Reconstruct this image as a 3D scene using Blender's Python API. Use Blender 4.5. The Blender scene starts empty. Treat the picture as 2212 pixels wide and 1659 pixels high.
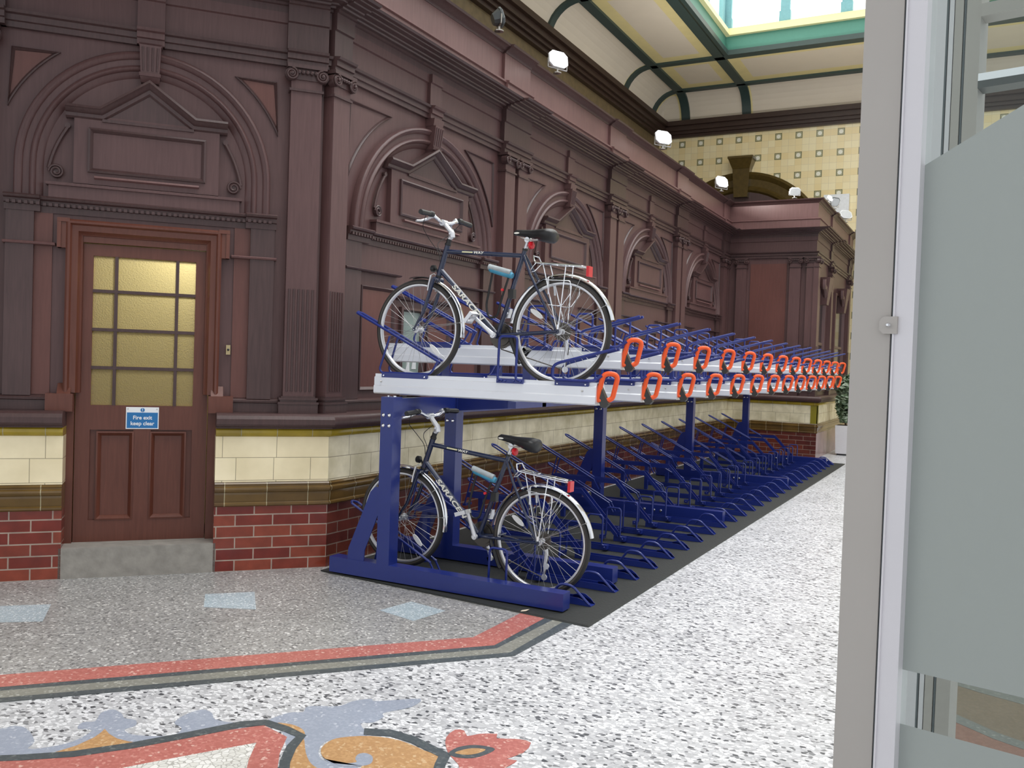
import bpy, math, random
from mathutils import Vector, Matrix
random.seed(7)
PI=math.pi
SC=bpy.context.scene; COL=SC.collection
# ------------------------------------------------------------------ camera model (2212 x 1659)
F=1933.0; CX,CY=1106.0,829.5
YAW,PITCH,ROLL=math.radians(27.634),math.radians(-1.357),math.radians(-1.951)
CAM=Vector((0,0,1.5))
FWD=Vector((-math.sin(YAW)*math.cos(PITCH),math.cos(YAW)*math.cos(PITCH),math.sin(PITCH)))
R0=Vector((math.cos(YAW),math.sin(YAW),0)); D0=FWD.cross(R0)
RIGHT=R0*math.cos(ROLL)+D0*math.sin(ROLL); DOWN=-R0*math.sin(ROLL)+D0*math.cos(ROLL)
def ray(px,py): return RIGHT*((px-CX)/F)+DOWN*((py-CY)/F)+FWD
def hit(px,py,n,p0):
    r=ray(px,py); n=Vector(n); return CAM+r*((Vector(p0)-CAM).dot(n)/r.dot(n))
def fl(px,py,z=0.0): return hit(px,py,(0,0,1),(0,0,z))
cd=bpy.data.cameras.new('camera'); cam=bpy.data.objects.new('camera',cd); COL.objects.link(cam)
cd.sensor_width=36; cd.lens=F/2212*36; cd.clip_start=.05; cd.clip_end=200
m=Matrix((RIGHT,-DOWN,-FWD)).transposed().to_4x4(); m.translation=CAM; cam.matrix_world=m
SC.camera=cam
# ------------------------------------------------------------------ materials
MATS={}
def new_mat(name):
    M=bpy.data.materials.new(name); M.use_nodes=True; nt=M.node_tree
    b=[n for n in nt.nodes if n.type=='BSDF_PRINCIPLED'][0]
    return M,nt,b
def N(nt,t,**kw):
    n=nt.nodes.new(t)
    for k,v in kw.items():
        if k in n.inputs.keys() if isinstance(k,str) else False: n.inputs[k].default_value=v
        else: setattr(n,k,v)
    return n
def plain(name,col,rough=.5,metal=0,var=.12,scale=25,bump=0,spec=None,emit=None,es=0,coat=0):
    M,nt,b=new_mat(name)
    tc=nt.nodes.new('ShaderNodeTexCoord'); no=nt.nodes.new('ShaderNodeTexNoise'); no.inputs['Scale'].default_value=scale; no.inputs['Detail'].default_value=3
    nt.links.new(tc.outputs['Object'],no.inputs['Vector'])
    mx=nt.nodes.new('ShaderNodeMix'); mx.data_type='RGBA'
    mx.inputs[6].default_value=(*[c*(1-var) for c in col],1); mx.inputs[7].default_value=(*[min(1,c*(1+var)) for c in col],1)
    nt.links.new(no.outputs['Fac'],mx.inputs[0]); nt.links.new(mx.outputs[2],b.inputs['Base Color'])
    b.inputs['Roughness'].default_value=rough; b.inputs['Metallic'].default_value=metal
    if coat: b.inputs['Coat Weight'].default_value=coat; b.inputs['Coat Roughness'].default_value=.15
    if emit: b.inputs['Emission Color'].default_value=(*emit,1); b.inputs['Emission Strength'].default_value=es
    if bump:
        bp=nt.nodes.new('ShaderNodeBump'); bp.inputs['Strength'].default_value=bump; bp.inputs['Distance'].default_value=.01
        nt.links.new(no.outputs['Fac'],bp.inputs['Height']); nt.links.new(bp.outputs[0],b.inputs['Normal'])
    MATS[name]=M; return M
def wood(name,c1,c2,rough=.42):
    M,nt,b=new_mat(name)
    tc=nt.nodes.new('ShaderNodeTexCoord'); mp=nt.nodes.new('ShaderNodeMapping'); mp.inputs['Scale'].default_value=(14,14,1.1)
    nt.links.new(tc.outputs['Object'],mp.inputs['Vector'])
    no=nt.nodes.new('ShaderNodeTexNoise'); no.inputs['Scale'].default_value=4; no.inputs['Detail'].default_value=6; no.inputs['Distortion'].default_value=.6
    nt.links.new(mp.outputs[0],no.inputs['Vector'])
    n2=nt.nodes.new('ShaderNodeTexNoise'); n2.inputs['Scale'].default_value=1.3; nt.links.new(tc.outputs['Object'],n2.inputs['Vector'])
    ad=nt.nodes.new('ShaderNodeMath'); ad.operation='ADD'; nt.links.new(no.outputs['Fac'],ad.inputs[0]); nt.links.new(n2.outputs['Fac'],ad.inputs[1])
    cr=nt.nodes.new('ShaderNodeValToRGB'); cr.color_ramp.elements[0].position=.35; cr.color_ramp.elements[1].position=.65
    mu=nt.nodes.new('ShaderNodeMath'); mu.operation='MULTIPLY'; mu.inputs[1].default_value=.5; nt.links.new(ad.outputs[0],mu.inputs[0])
    cr.color_ramp.elements[0].color=(*c1,1); cr.color_ramp.elements[1].color=(*c2,1)
    nt.links.new(mu.outputs[0],cr.inputs[0]); nt.links.new(cr.outputs[0],b.inputs['Base Color'])
    b.inputs['Roughness'].default_value=rough; b.inputs['Specular IOR Level'].default_value=.45
    bp=nt.nodes.new('ShaderNodeBump'); bp.inputs['Strength'].default_value=.08; bp.inputs['Distance'].default_value=.004
    nt.links.new(no.outputs['Fac'],bp.inputs['Height']); nt.links.new(bp.outputs[0],b.inputs['Normal'])
    MATS[name]=M; return M
def bricks(name,c1,c2,mortar,w,h,msize,rough=.2,offset=.5,nscale=7,stain=None,squash=1.0):
    M,nt,b=new_mat(name)
    uv=nt.nodes.new('ShaderNodeUVMap'); uv.uv_map='UVMap'
    br=nt.nodes.new('ShaderNodeTexBrick'); br.offset=offset; br.squash=squash; br.squash_frequency=2
    br.inputs['Scale'].default_value=1; br.inputs['Brick Width'].default_value=w; br.inputs['Row Height'].default_value=h
    br.inputs['Mortar Size'].default_value=msize; br.inputs['Mortar Smooth'].default_value=.1; br.inputs['Bias'].default_value=-.1
    br.inputs['Color1'].default_value=(*c1,1); br.inputs['Color2'].default_value=(*c2,1); br.inputs['Mortar'].default_value=(*mortar,1)
    nt.links.new(uv.outputs[0],br.inputs['Vector'])
    no=nt.nodes.new('ShaderNodeTexNoise'); no.inputs['Scale'].default_value=nscale; no.inputs['Detail'].default_value=5
    nt.links.new(uv.outputs[0],no.inputs['Vector'])
    cr=nt.nodes.new('ShaderNodeValToRGB'); cr.color_ramp.elements[0].position=.3; cr.color_ramp.elements[1].position=.7
    a=stain or (.75,.75,.75); cr.color_ramp.elements[0].color=(*a,1); cr.color_ramp.elements[1].color=(1.1,1.1,1.1,1)
    nt.links.new(no.outputs['Fac'],cr.inputs[0])
    mx=nt.nodes.new('ShaderNodeMix'); mx.data_type='RGBA'; mx.blend_type='MULTIPLY'; mx.inputs[0].default_value=1
    nt.links.new(br.outputs['Color'],mx.inputs[6]); nt.links.new(cr.outputs[0],mx.inputs[7]); nt.links.new(mx.outputs[2],b.inputs['Base Color'])
    b.inputs['Roughness'].default_value=rough
    bp=nt.nodes.new('ShaderNodeBump'); bp.invert=True; bp.inputs['Strength'].default_value=.5; bp.inputs['Distance'].default_value=.004
    nt.links.new(br.outputs['Fac'],bp.inputs['Height']); nt.links.new(bp.outputs[0],b.inputs['Normal'])
    MATS[name]=M; return M
def terrazzo(name,stops,grout,scale,rough=.35,edge=.06,stretch=(1,1,1),blotch=.12):
    M,nt,b=new_mat(name)
    tc=nt.nodes.new('ShaderNodeTexCoord'); mp=nt.nodes.new('ShaderNodeMapping'); mp.inputs['Scale'].default_value=stretch; mp.inputs['Rotation'].default_value=(0,0,.4)
    nt.links.new(tc.outputs['Object'],mp.inputs['Vector'])
    vo=nt.nodes.new('ShaderNodeTexVoronoi'); vo.inputs['Scale'].default_value=scale; nt.links.new(mp.outputs[0],vo.inputs['Vector'])
    ve=nt.nodes.new('ShaderNodeTexVoronoi'); ve.feature='DISTANCE_TO_EDGE'; ve.inputs['Scale'].default_value=scale; nt.links.new(mp.outputs[0],ve.inputs['Vector'])
    sp=nt.nodes.new('ShaderNodeSeparateColor'); nt.links.new(vo.outputs['Color'],sp.inputs[0])
    cr=nt.nodes.new('ShaderNodeValToRGB'); cr.color_ramp.interpolation='CONSTANT'
    els=cr.color_ramp.elements
    while len(els)<len(stops): els.new(.5)
    for e,(p,c) in zip(els,stops): e.position=p; e.color=(*c,1)
    nt.links.new(sp.outputs[0],cr.inputs[0])
    lt=nt.nodes.new('ShaderNodeMath'); lt.operation='LESS_THAN'; lt.inputs[1].default_value=edge; nt.links.new(ve.outputs['Distance'],lt.inputs[0])
    mx=nt.nodes.new('ShaderNodeMix'); mx.data_type='RGBA'; mx.inputs[7].default_value=(*grout,1)
    nt.links.new(lt.outputs[0],mx.inputs[0]); nt.links.new(cr.outputs[0],mx.inputs[6])
    no=nt.nodes.new('ShaderNodeTexNoise'); no.inputs['Scale'].default_value=1.7; no.inputs['Detail'].default_value=4; nt.links.new(tc.outputs['Object'],no.inputs['Vector'])
    c2=nt.nodes.new('ShaderNodeValToRGB'); c2.color_ramp.elements[0].color=(1-blotch*2,)*3+(1,); c2.color_ramp.elements[1].color=(1+blotch,)*3+(1,)
    nt.links.new(no.outputs['Fac'],c2.inputs[0])
    m2=nt.nodes.new('ShaderNodeMix'); m2.data_type='RGBA'; m2.blend_type='MULTIPLY'; m2.inputs[0].default_value=1
    nt.links.new(mx.outputs[2],m2.inputs[6]); nt.links.new(c2.outputs[0],m2.inputs[7]); nt.links.new(m2.outputs[2],b.inputs['Base Color'])
    b.inputs['Roughness'].default_value=rough; MATS[name]=M; return M
def emis(name,col,s):
    M,nt,b=new_mat(name); b.inputs['Base Color'].default_value=(*col,1)
    no=nt.nodes.new('ShaderNodeTexNoise'); no.inputs['Scale'].default_value=2
    cr=nt.nodes.new('ShaderNodeValToRGB'); cr.color_ramp.elements[0].color=(*[c*.93 for c in col],1); cr.color_ramp.elements[1].color=(*col,1)
    nt.links.new(no.outputs['Fac'],cr.inputs[0]); nt.links.new(cr.outputs[0],b.inputs['Emission Color'])
    b.inputs['Emission Strength'].default_value=s; MATS[name]=M; return M
wood('wood',(.086,.042,.041),(.118,.061,.058))
wood('wood_dark',(.056,.030,.029),(.086,.047,.045),.35)
wood('wood_red',(.112,.042,.034),(.145,.056,.045),.4)
wood('wood_door',(.105,.032,.020),(.150,.050,.032),.35)
wood('wood_parapet',(.135,.066,.062),(.185,.095,.090),.42)
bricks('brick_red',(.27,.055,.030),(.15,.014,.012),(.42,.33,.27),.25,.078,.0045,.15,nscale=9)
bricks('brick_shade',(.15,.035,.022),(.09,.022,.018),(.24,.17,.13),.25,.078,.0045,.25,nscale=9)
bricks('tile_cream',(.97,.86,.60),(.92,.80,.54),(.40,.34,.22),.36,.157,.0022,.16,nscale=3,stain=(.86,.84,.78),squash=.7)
bricks('tile_cream_shade',(.86,.78,.57),(.76,.69,.50),(.33,.28,.19),.36,.157,.0022,.22,nscale=5,stain=(.72,.70,.62),squash=.7)  # cream tile copy for the shaded walls: shade painted darker, stains stronger
bricks('tile_brown',(.15,.085,.022),(.10,.055,.02),(.42,.36,.22),.28,2.0,.003,.12,nscale=6)
bricks('tile_yellow',(.42,.30,.025),(.33,.23,.02),(.42,.36,.2),.24,2.0,.003,.12,nscale=6)
plain('olive_tile',(.24,.20,.02),.2); plain('stone',(.30,.28,.25),.85,bump=.5,var=.35,scale=14)
plain('marble',(.30,.20,.20),.25,var=.4,scale=5)
plain('blue',(.011,.025,.19),.3,var=.06,coat=.3)
plain('alu',(.80,.82,.87),.32,metal=.35,var=.03,scale=6); plain('steel',(.55,.53,.50),.28,metal=1,var=.05)
plain('chrome',(.85,.86,.88),.12,metal=1,var=.03); plain('silver',(.72,.73,.76),.3,metal=.7,var=.05)
plain('orange',(.88,.105,.018),.35,var=.05); plain('plate_dark',(.055,.053,.05),.35,metal=.4)
plain('black',(.012,.012,.013),.4); plain('rubber',(.028,.026,.025),.65); plain('tyre_wall',(.07,.06,.052),.7)
plain('rim',(.72,.72,.74),.3,metal=.6,var=.04); plain('spoke',(.42,.42,.42),.3,metal=.7,var=.03)
plain('frame_blue',(.010,.018,.055),.18,var=.15,coat=.6); plain('decal',(.82,.80,.72),.4,var=.04); plain('decal_yellow',(.72,.68,.42),.4)
plain('red_lens',(.62,.015,.025),.2,var=.1); plain('lock_blue',(.06,.30,.46),.4,var=.35,scale=40); plain('lock_grey',(.36,.40,.42),.5,var=.3,scale=40)
plain('chain',(.10,.09,.08),.4,metal=.7); plain('reflector_white',(.75,.75,.75),.3)
plain('mat_rubber',(.019,.021,.020),.75,var=.2,scale=60,bump=.3)
plain('cream_ceiling',(.76,.67,.54),.6,var=.04,scale=3); plain('yellow_border',(.80,.68,.33),.6,var=.08,scale=5)
plain('green_dark',(.035,.060,.055),.5); plain('green_teal',(.07,.235,.18),.5,var=.06); plain('lantern_yellow',(.80,.74,.40),.5,var=.05)
plain('teal_pale',(.16,.36,.40),.5); plain('lantern_white',(.85,.85,.80),.5)
plain('cornice_brown',(.040,.020,.014),.4,var=.3,scale=9); plain('frieze_tile',(.15,.105,.05),.5,var=.45,scale=8)
plain('arch_glaze',(.085,.055,.014),.2,var=.35,scale=14)
plain('white_plastic',(.80,.82,.84),.4); plain('dark_metal',(.09,.10,.10),.4,metal=.3); plain('lens',(.55,.57,.58),.15)
plain('sign_white',(.85,.86,.88),.4,var=.02); plain('sign_blue',(.012,.16,.42),.4,var=.03); plain('brass',(.45,.36,.2),.35,metal=.6)
plain('frame_alu',(.72,.70,.73),.42,metal=.1,var=.04,scale=5); plain('post_steel',(.46,.43,.40),.5,metal=.15,var=.05,scale=4)
plain('gasket',(.09,.11,.12),.5); plain('leaf',(.11,.17,.09),.4,var=.5,scale=30); plain('leaf_pale',(.38,.46,.34),.4,var=.3,scale=30); plain('bark',(.09,.06,.04),.8)
plain('planter_white',(.62,.61,.63),.45,var=.05); plain('soil',(.03,.022,.016),.9); plain('paper',(.70,.60,.48),.7)
plain('dark_glass',(.012,.012,.014),.1); plain('pane_green',(.24,.30,.27),.15,var=.3,scale=5); plain('dirty_white',(.72,.74,.74),.4)
plain('void',(.03,.022,.02),.8)
terrazzo('terrazzo_white',[(0,(.075,.08,.09)),(.075,(.20,.205,.215)),(.15,(.42,.425,.44)),(.34,(.53,.535,.55)),(.63,(.73,.735,.75))],(.46,.465,.48),48,edge=.055,stretch=(1,1.35,1))
terrazzo('terrazzo_grey',[(0,(.17,.17,.17)),(.14,(.29,.285,.275)),(.5,(.37,.365,.355)),(.80,(.46,.455,.445)),(.93,(.66,.65,.63))],(.33,.325,.315),75,edge=.05,blotch=.16)
terrazzo('inlay_red',[(0,(.42,.135,.115)),(.5,(.49,.175,.15)),(.85,(.57,.26,.22)),(.95,(.66,.42,.36))],(.44,.15,.125),80)
terrazzo('inlay_dark',[(0,(.065,.08,.088)),(.6,(.09,.105,.112)),(.93,(.15,.17,.17))],(.075,.09,.097),80)
terrazzo('inlay_olive',[(0,(.22,.22,.19)),(.6,(.28,.28,.245)),(.93,(.42,.42,.38))],(.24,.24,.21),80)
terrazzo('inlay_ochre',[(0,(.44,.25,.11)),(.5,(.52,.31,.145)),(.88,(.60,.42,.24))],(.47,.27,.125),80)
terrazzo('inlay_blue',[(0,(.30,.335,.41)),(.6,(.345,.38,.455)),(.93,(.48,.51,.57))],(.325,.36,.435),80)
terrazzo('inlay_pale',[(0,(.40,.49,.54)),(.5,(.52,.60,.65)),(.88,(.66,.72,.75))],(.34,.40,.43),90)
terrazzo('inlay_white',[(0,(.66,.65,.61)),(.6,(.76,.75,.72))],(.40,.39,.36),40,edge=.05)
terrazzo('inlay_ochre_shade',[(0,(.075,.055,.042)),(.6,(.095,.07,.052))],(.08,.06,.045),80); terrazzo('inlay_red_shade',[(0,(.12,.05,.043)),(.6,(.15,.065,.055))],(.13,.055,.047),80)  # ochre and red inlays with the shade behind the screen in their colour
emis('sky_panel',(1,.99,.97),1.3); emis('lit_lens',(1,.98,.95),25); emis('lantern_pane',(1,.99,.94),1.02)
def pane_yellow():
    M,nt,b=new_mat('pane_yellow'); out=[n for n in nt.nodes if n.type=='OUTPUT_MATERIAL'][0]
    tr=nt.nodes.new('ShaderNodeBsdfTranslucent'); tr.inputs[0].default_value=(.90,.80,.45,1)
    gl=nt.nodes.new('ShaderNodeBsdfGlossy'); gl.inputs['Roughness'].default_value=.25; gl.inputs[0].default_value=(1,1,1,1)
    no=nt.nodes.new('ShaderNodeTexNoise'); no.inputs['Scale'].default_value=110; tc=nt.nodes.new('ShaderNodeTexCoord'); nt.links.new(tc.outputs['Object'],no.inputs['Vector'])
    bp=nt.nodes.new('ShaderNodeBump'); bp.inputs['Strength'].default_value=.5; bp.inputs['Distance'].default_value=.01; nt.links.new(no.outputs['Fac'],bp.inputs['Height'])
    nt.links.new(bp.outputs[0],tr.inputs['Normal']); nt.links.new(bp.outputs[0],gl.inputs['Normal'])
    mx=nt.nodes.new('ShaderNodeMixShader'); mx.inputs[0].default_value=.06
    nt.links.new(tr.outputs[0],mx.inputs[1]); nt.links.new(gl.outputs[0],mx.inputs[2]); nt.links.new(mx.outputs[0],out.inputs[0]); MATS['pane_yellow']=M
pane_yellow()
def frosted():
    M,nt,b=new_mat('frosted'); out=[n for n in nt.nodes if n.type=='OUTPUT_MATERIAL'][0]
    no=nt.nodes.new('ShaderNodeTexNoise'); no.inputs['Scale'].default_value=1.2
    cr=nt.nodes.new('ShaderNodeValToRGB'); cr.color_ramp.elements[0].color=(.30,.325,.315,1); cr.color_ramp.elements[1].color=(.36,.385,.375,1)
    nt.links.new(no.outputs['Fac'],cr.inputs[0]); nt.links.new(cr.outputs[0],b.inputs['Base Color']); b.inputs['Roughness'].default_value=.35
    tr=nt.nodes.new('ShaderNodeBsdfTranslucent'); tr.inputs[0].default_value=(.34,.38,.365,1)
    mx=nt.nodes.new('ShaderNodeMixShader'); mx.inputs[0].default_value=.45
    nt.links.new(b.outputs[0],mx.inputs[1]); nt.links.new(tr.outputs[0],mx.inputs[2]); nt.links.new(mx.outputs[0],out.inputs[0]); MATS['frosted']=M
frosted()
def clear():
    M,nt,b=new_mat('clear_glass'); out=[n for n in nt.nodes if n.type=='OUTPUT_MATERIAL'][0]
    t=nt.nodes.new('ShaderNodeBsdfTransparent'); t.inputs[0].default_value=(.74,.80,.77,1)
    g=nt.nodes.new('ShaderNodeBsdfGlossy'); g.inputs['Roughness'].default_value=.03; g.inputs[0].default_value=(.9,.95,.93,1)
    fr=nt.nodes.new('ShaderNodeFresnel'); fr.inputs[0].default_value=1.5
    mx=nt.nodes.new('ShaderNodeMixShader'); nt.links.new(fr.outputs[0],mx.inputs[0]); nt.links.new(t.outputs[0],mx.inputs[1]); nt.links.new(g.outputs[0],mx.inputs[2])
    nt.links.new(mx.outputs[0],out.inputs[0]); MATS['clear_glass']=M
clear()
def far_tiles():
    # 6 inch tiles, one ornament tile in every third row and column
    M,nt,b=new_mat('far_tiles'); L=nt.links.new
    uv=nt.nodes.new('ShaderNodeUVMap'); uv.uv_map='UVMap'; sx=nt.nodes.new('ShaderNodeSeparateXYZ'); L(uv.outputs[0],sx.inputs[0])
    def mth(op,a,bb=None):
        n=nt.nodes.new('ShaderNodeMath'); n.operation=op
        for i,v in enumerate((a,bb)):
            if v is None: continue
            if isinstance(v,(int,float)): n.inputs[i].default_value=v
            else: L(v,n.inputs[i])
        return n.outputs[0]
    P=.4572
    def cell(o,per): return mth('FRACT',mth('DIVIDE',o,per))
    U,V=sx.outputs[0],sx.outputs[1]
    u3,v3=cell(U,P),cell(V,P)
    inu=mth('LESS_THAN',u3,.3333); inv=mth('LESS_THAN',v3,.3333)
    motif=mth('MULTIPLY',inu,inv)
    lu,lv=mth('SUBTRACT',mth('MULTIPLY',u3,3.0),.5),mth('SUBTRACT',mth('MULTIPLY',v3,3.0),.5)
    rr=mth('SQRT',mth('ADD',mth('MULTIPLY',lu,lu),mth('MULTIPLY',lv,lv)))
    mx_=mth('MAXIMUM',mth('ABSOLUTE',lu),mth('ABSOLUTE',lv))
    ring=mth('GREATER_THAN',rr,.30); inside=mth('LESS_THAN',mx_,.40)
    br=nt.nodes.new('ShaderNodeTexBrick'); br.offset=0; br.inputs['Scale'].default_value=1; br.inputs['Brick Width'].default_value=.1524; br.inputs['Row Height'].default_value=.1524; br.inputs['Mortar Size'].default_value=.003
    br.inputs['Color1'].default_value=(.90,.79,.50,1); br.inputs['Color2'].default_value=(.84,.70,.40,1); br.inputs['Mortar'].default_value=(.66,.56,.36,1)
    L(uv.outputs[0],br.inputs['Vector'])
    def mixc(f,a,bcol):
        n=nt.nodes.new('ShaderNodeMix'); n.data_type='RGBA'; L(f,n.inputs[0])
        for i,v in ((6,a),(7,bcol)):
            if isinstance(v,tuple): n.inputs[i].default_value=(*v,1)
            else: L(v,n.inputs[i])
        return n.outputs[2]
    cross=mth('MAXIMUM',inu,inv)
    c0=mixc(mth('MULTIPLY',cross,.45),br.outputs['Color'],(.82,.64,.30))
    mo=mixc(ring,(.84,.82,.70),(.42,.40,.24)); mo=mixc(inside,(.13,.13,.06),mo)
    c=mixc(motif,c0,mo); L(c,b.inputs['Base Color']); b.inputs['Roughness'].default_value=.2
    MATS['far_tiles']=M
far_tiles()
# ------------------------------------------------------------------ mesh builder
class Fr:
    # point at distance a along a wall, height z, o in front of it; the joinery stands back from the tiled base (do)
    def __init__(s,O,d,n,do=0,ka=1,a0=0,kz=1): s.O=Vector(O); s.d=Vector(d).normalized(); s.n=Vector(n).normalized(); s.do,s.ka,s.a0,s.kz=do,ka,a0,kz
    def __call__(s,a,z,o=0): return s.O+s.d*(s.a0+(a-s.a0)*s.ka)+s.n*(o+s.do)+Vector((0,0,1.5+(z-1.5)*s.kz))
class MB:
    def __init__(s): s.v=[]; s.f=[]; s.m=[]; s.uv={}
    def add(s,vs,fs,mi=0,uv=None):
        b=len(s.v); s.v+= [Vector(p) for p in vs]
        for f in fs:
            s.f.append([b+i for i in f]); s.m.append(mi)
        if uv:
            for i,u in enumerate(uv): s.uv[b+i]=u
        return s
    def box(s,x0,x1,y0,y1,z0,z1,fr=None,mi=0):
        P=[(x,y,z) for z in (z0,z1) for y in (y0,y1) for x in (x0,x1)]
        if fr: P=[fr(a,c,b) for a,b,c in P]       # box(s0,s1,o0,o1,z0,z1)
        return s.add(P,[(0,2,3,1),(4,5,7,6),(0,1,5,4),(2,6,7,3),(0,4,6,2),(1,3,7,5)],mi)
    def hull(s,bot,top,mi=0):
        n=len(bot); return s.add(list(bot)+list(top),[list(range(n))[::-1],list(range(n,2*n))]+[(i,(i+1)%n,n+(i+1)%n,n+i) for i in range(n)],mi)
    def prism(s,poly,o0,o1,fr,mi=0):
        return s.hull([fr(a,z,o0) for a,z in poly],[fr(a,z,o1) for a,z in poly],mi)
    def tube(s,pts,r,n=8,closed=False,mi=0,radii=None,flat=None):
        pts=[Vector(p) for p in pts]; K=len(pts); rings=[]; up=None
        for i,p in enumerate(pts):
            if closed: t=pts[(i+1)%K]-pts[i-1]
            else: t=pts[min(i+1,K-1)]-pts[max(i-1,0)]
            t.normalize()
            if up is None:
                up=Vector((0,0,1)) if abs(t.z)<.9 else Vector((1,0,0))
            a=up-t*up.dot(t)
            if a.length<1e-5: a=t.orthogonal()
            a.normalize(); up=a; b=t.cross(a)
            rad=radii[i] if radii else r
            k=1.0
            if not closed and 0<i<K-1 or closed:
                u=(pts[i]-pts[i-1]).normalized(); w=(pts[(i+1)%K]-pts[i]).normalized(); c=math.sqrt(max(.25,(1+u.dot(w))/2)); k=1/c if c<.999 else 1
                k=min(k,1.3)
            fa,fb=(flat or (1,1))
            rings.append([p+(a*math.cos(2*PI*j/n)*fa+b*math.sin(2*PI*j/n)*fb)*rad*(k if k<1.15 else 1.1) for j in range(n)])
        vs=[q for R in rings for q in R]; fs=[]
        for i in range(K if closed else K-1):
            i2=(i+1)%K
            for j in range(n): fs.append((i*n+j,i*n+(j+1)%n,i2*n+(j+1)%n,i2*n+j))
        if not closed: fs+= [list(range(n))[::-1],[(K-1)*n+j for j in range(n)]]
        return s.add(vs,fs,mi)
    def lathe(s,prof,O,ax,n=16,mi=0,cap=True):
        ax=Vector(ax).normalized(); a=ax.orthogonal().normalized(); b=ax.cross(a); O=Vector(O); vs=[]; fs=[]
        for r,h in prof:
            for j in range(n): vs.append(O+ax*h+(a*math.cos(2*PI*j/n)+b*math.sin(2*PI*j/n))*r)
        for i in range(len(prof)-1):
            for j in range(n): fs.append((i*n+j,i*n+(j+1)%n,(i+1)*n+(j+1)%n,(i+1)*n+j))
        if cap: fs+=[list(range(n))[::-1],[(len(prof)-1)*n+j for j in range(n)]]
        return s.add(vs,fs,mi)
    def ribbon(s,pts,prof,fr,closed=False,mi=0):
        # sweep a profile [(inward offset, o)] along a 2D path in the frame's own plane
        K=len(pts); rows=[]
        for i in range(K):
            p=Vector(pts[i]).to_2d() if False else Vector((pts[i][0],pts[i][1]))
            def dirv(a,b): return (Vector((b[0]-a[0],b[1]-a[1]))).normalized()
            if closed: u=dirv(pts[i-1],pts[i]); w=dirv(pts[i],pts[(i+1)%K])
            else:
                u=dirv(pts[max(i-1,0)],pts[max(i,1)]); w=dirv(pts[min(i,K-2)],pts[min(i+1,K-1)])
            nu=Vector((u.y,-u.x)); nw=Vector((w.y,-w.x)); q=1+nu.dot(nw); nn=(nu+nw)/max(q,.35)
            rows.append([fr(p.x+nn.x*a,p.y+nn.y*a,o) for a,o in prof])
        n=len(prof); vs=[q for r in rows for q in r]; fs=[]
        for i in range(K if closed else K-1):
            i2=(i+1)%K
            for j in range(n-1): fs.append((i*n+j,i2*n+j,i2*n+j+1,i*n+j+1))
        if not closed: fs+=[list(range(n)),[(K-1)*n+j for j in range(n)][::-1]]
        return s.add(vs,fs,mi)
    def build(s,name,mat,parent=None,smooth=True,loc=None,ang=35):
        me=bpy.data.meshes.new(name); me.from_pydata([tuple(p) for p in s.v],[],s.f)
        for mm in (mat if isinstance(mat,(list,tuple)) else [mat]): me.materials.append(MATS[mm])
        for p,i in zip(me.polygons,s.m): p.material_index=i
        if s.uv:
            ul=me.uv_layers.new(name='UVMap')
            for lp in me.loops: ul.data[lp.index].uv=s.uv.get(lp.vertex_index,(0,0))
        import bmesh
        bm=bmesh.new(); bm.from_mesh(me); bmesh.ops.recalc_face_normals(bm,faces=bm.faces); bm.to_mesh(me); bm.free()
        if smooth:
            me.shade_smooth(); me.set_sharp_from_angle(angle=math.radians(ang))
        o=bpy.data.objects.new(name,me); COL.objects.link(o)
        if loc is not None: o.location=loc
        if parent is not None:
            o.parent=parent; o.matrix_parent_inverse=PINV.get(parent.name,Matrix())
        return o
PINV={}
def tag(o,label,cat,group=None,kind=None):
    o['label']=label; o['category']=cat
    if group: o['group']=group
    if kind: o['kind']=kind
    return o
def thing(name,label,cat,loc=(0,0,0),group=None,kind=None,world=False):
    o=bpy.data.objects.new(name,None); COL.objects.link(o); o.location=loc; o.empty_display_size=.1
    if world: PINV[o.name]=Matrix.Translation(-Vector(loc))
    return tag(o,label,cat,group,kind)
def dup(root,loc,label=None,rot=None):
    r=root.copy(); COL.objects.link(r); r.location=loc
    if rot: r.rotation_euler=rot
    if label: r['label']=label
    def rec(a,b):
        for ch in list(a.children):
            c=ch.copy(); COL.objects.link(c); c.parent=b; rec(ch,c)
    rec(root,r); return r
def text(body,name,size,mat,M,parent,align='CENTER',shear=0,ext=.0006,bold=0,sx=1):
    cu=bpy.data.curves.new(name,'FONT'); cu.body=body; cu.size=size; cu.align_x=align; cu.align_y='CENTER'; cu.extrude=ext; cu.shear=shear; cu.offset=bold
    t=bpy.data.objects.new(name,cu); COL.objects.link(t); dg=bpy.context.evaluated_depsgraph_get(); dg.update()
    me=bpy.data.meshes.new_from_object(t.evaluated_get(dg)); bpy.data.objects.remove(t)
    me.transform(M@Matrix.Diagonal((sx,1,1,1))); me.materials.clear(); me.materials.append(MATS[mat])
    o=bpy.data.objects.new(name,me); COL.objects.link(o); o.parent=parent; o.matrix_parent_inverse=PINV.get(parent.name,Matrix()); return o
def basis(O,x,y):
    x=Vector(x).normalized(); y=Vector(y).normalized(); z=x.cross(y); M=Matrix((x,y,z)).transposed().to_4x4(); M.translation=Vector(O); return M
def arc(cx,cz,rx,rz,a0,a1,n=24): return [(cx+rx*math.cos(a0+(a1-a0)*i/n),cz+rz*math.sin(a0+(a1-a0)*i/n)) for i in range(n+1)]
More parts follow.
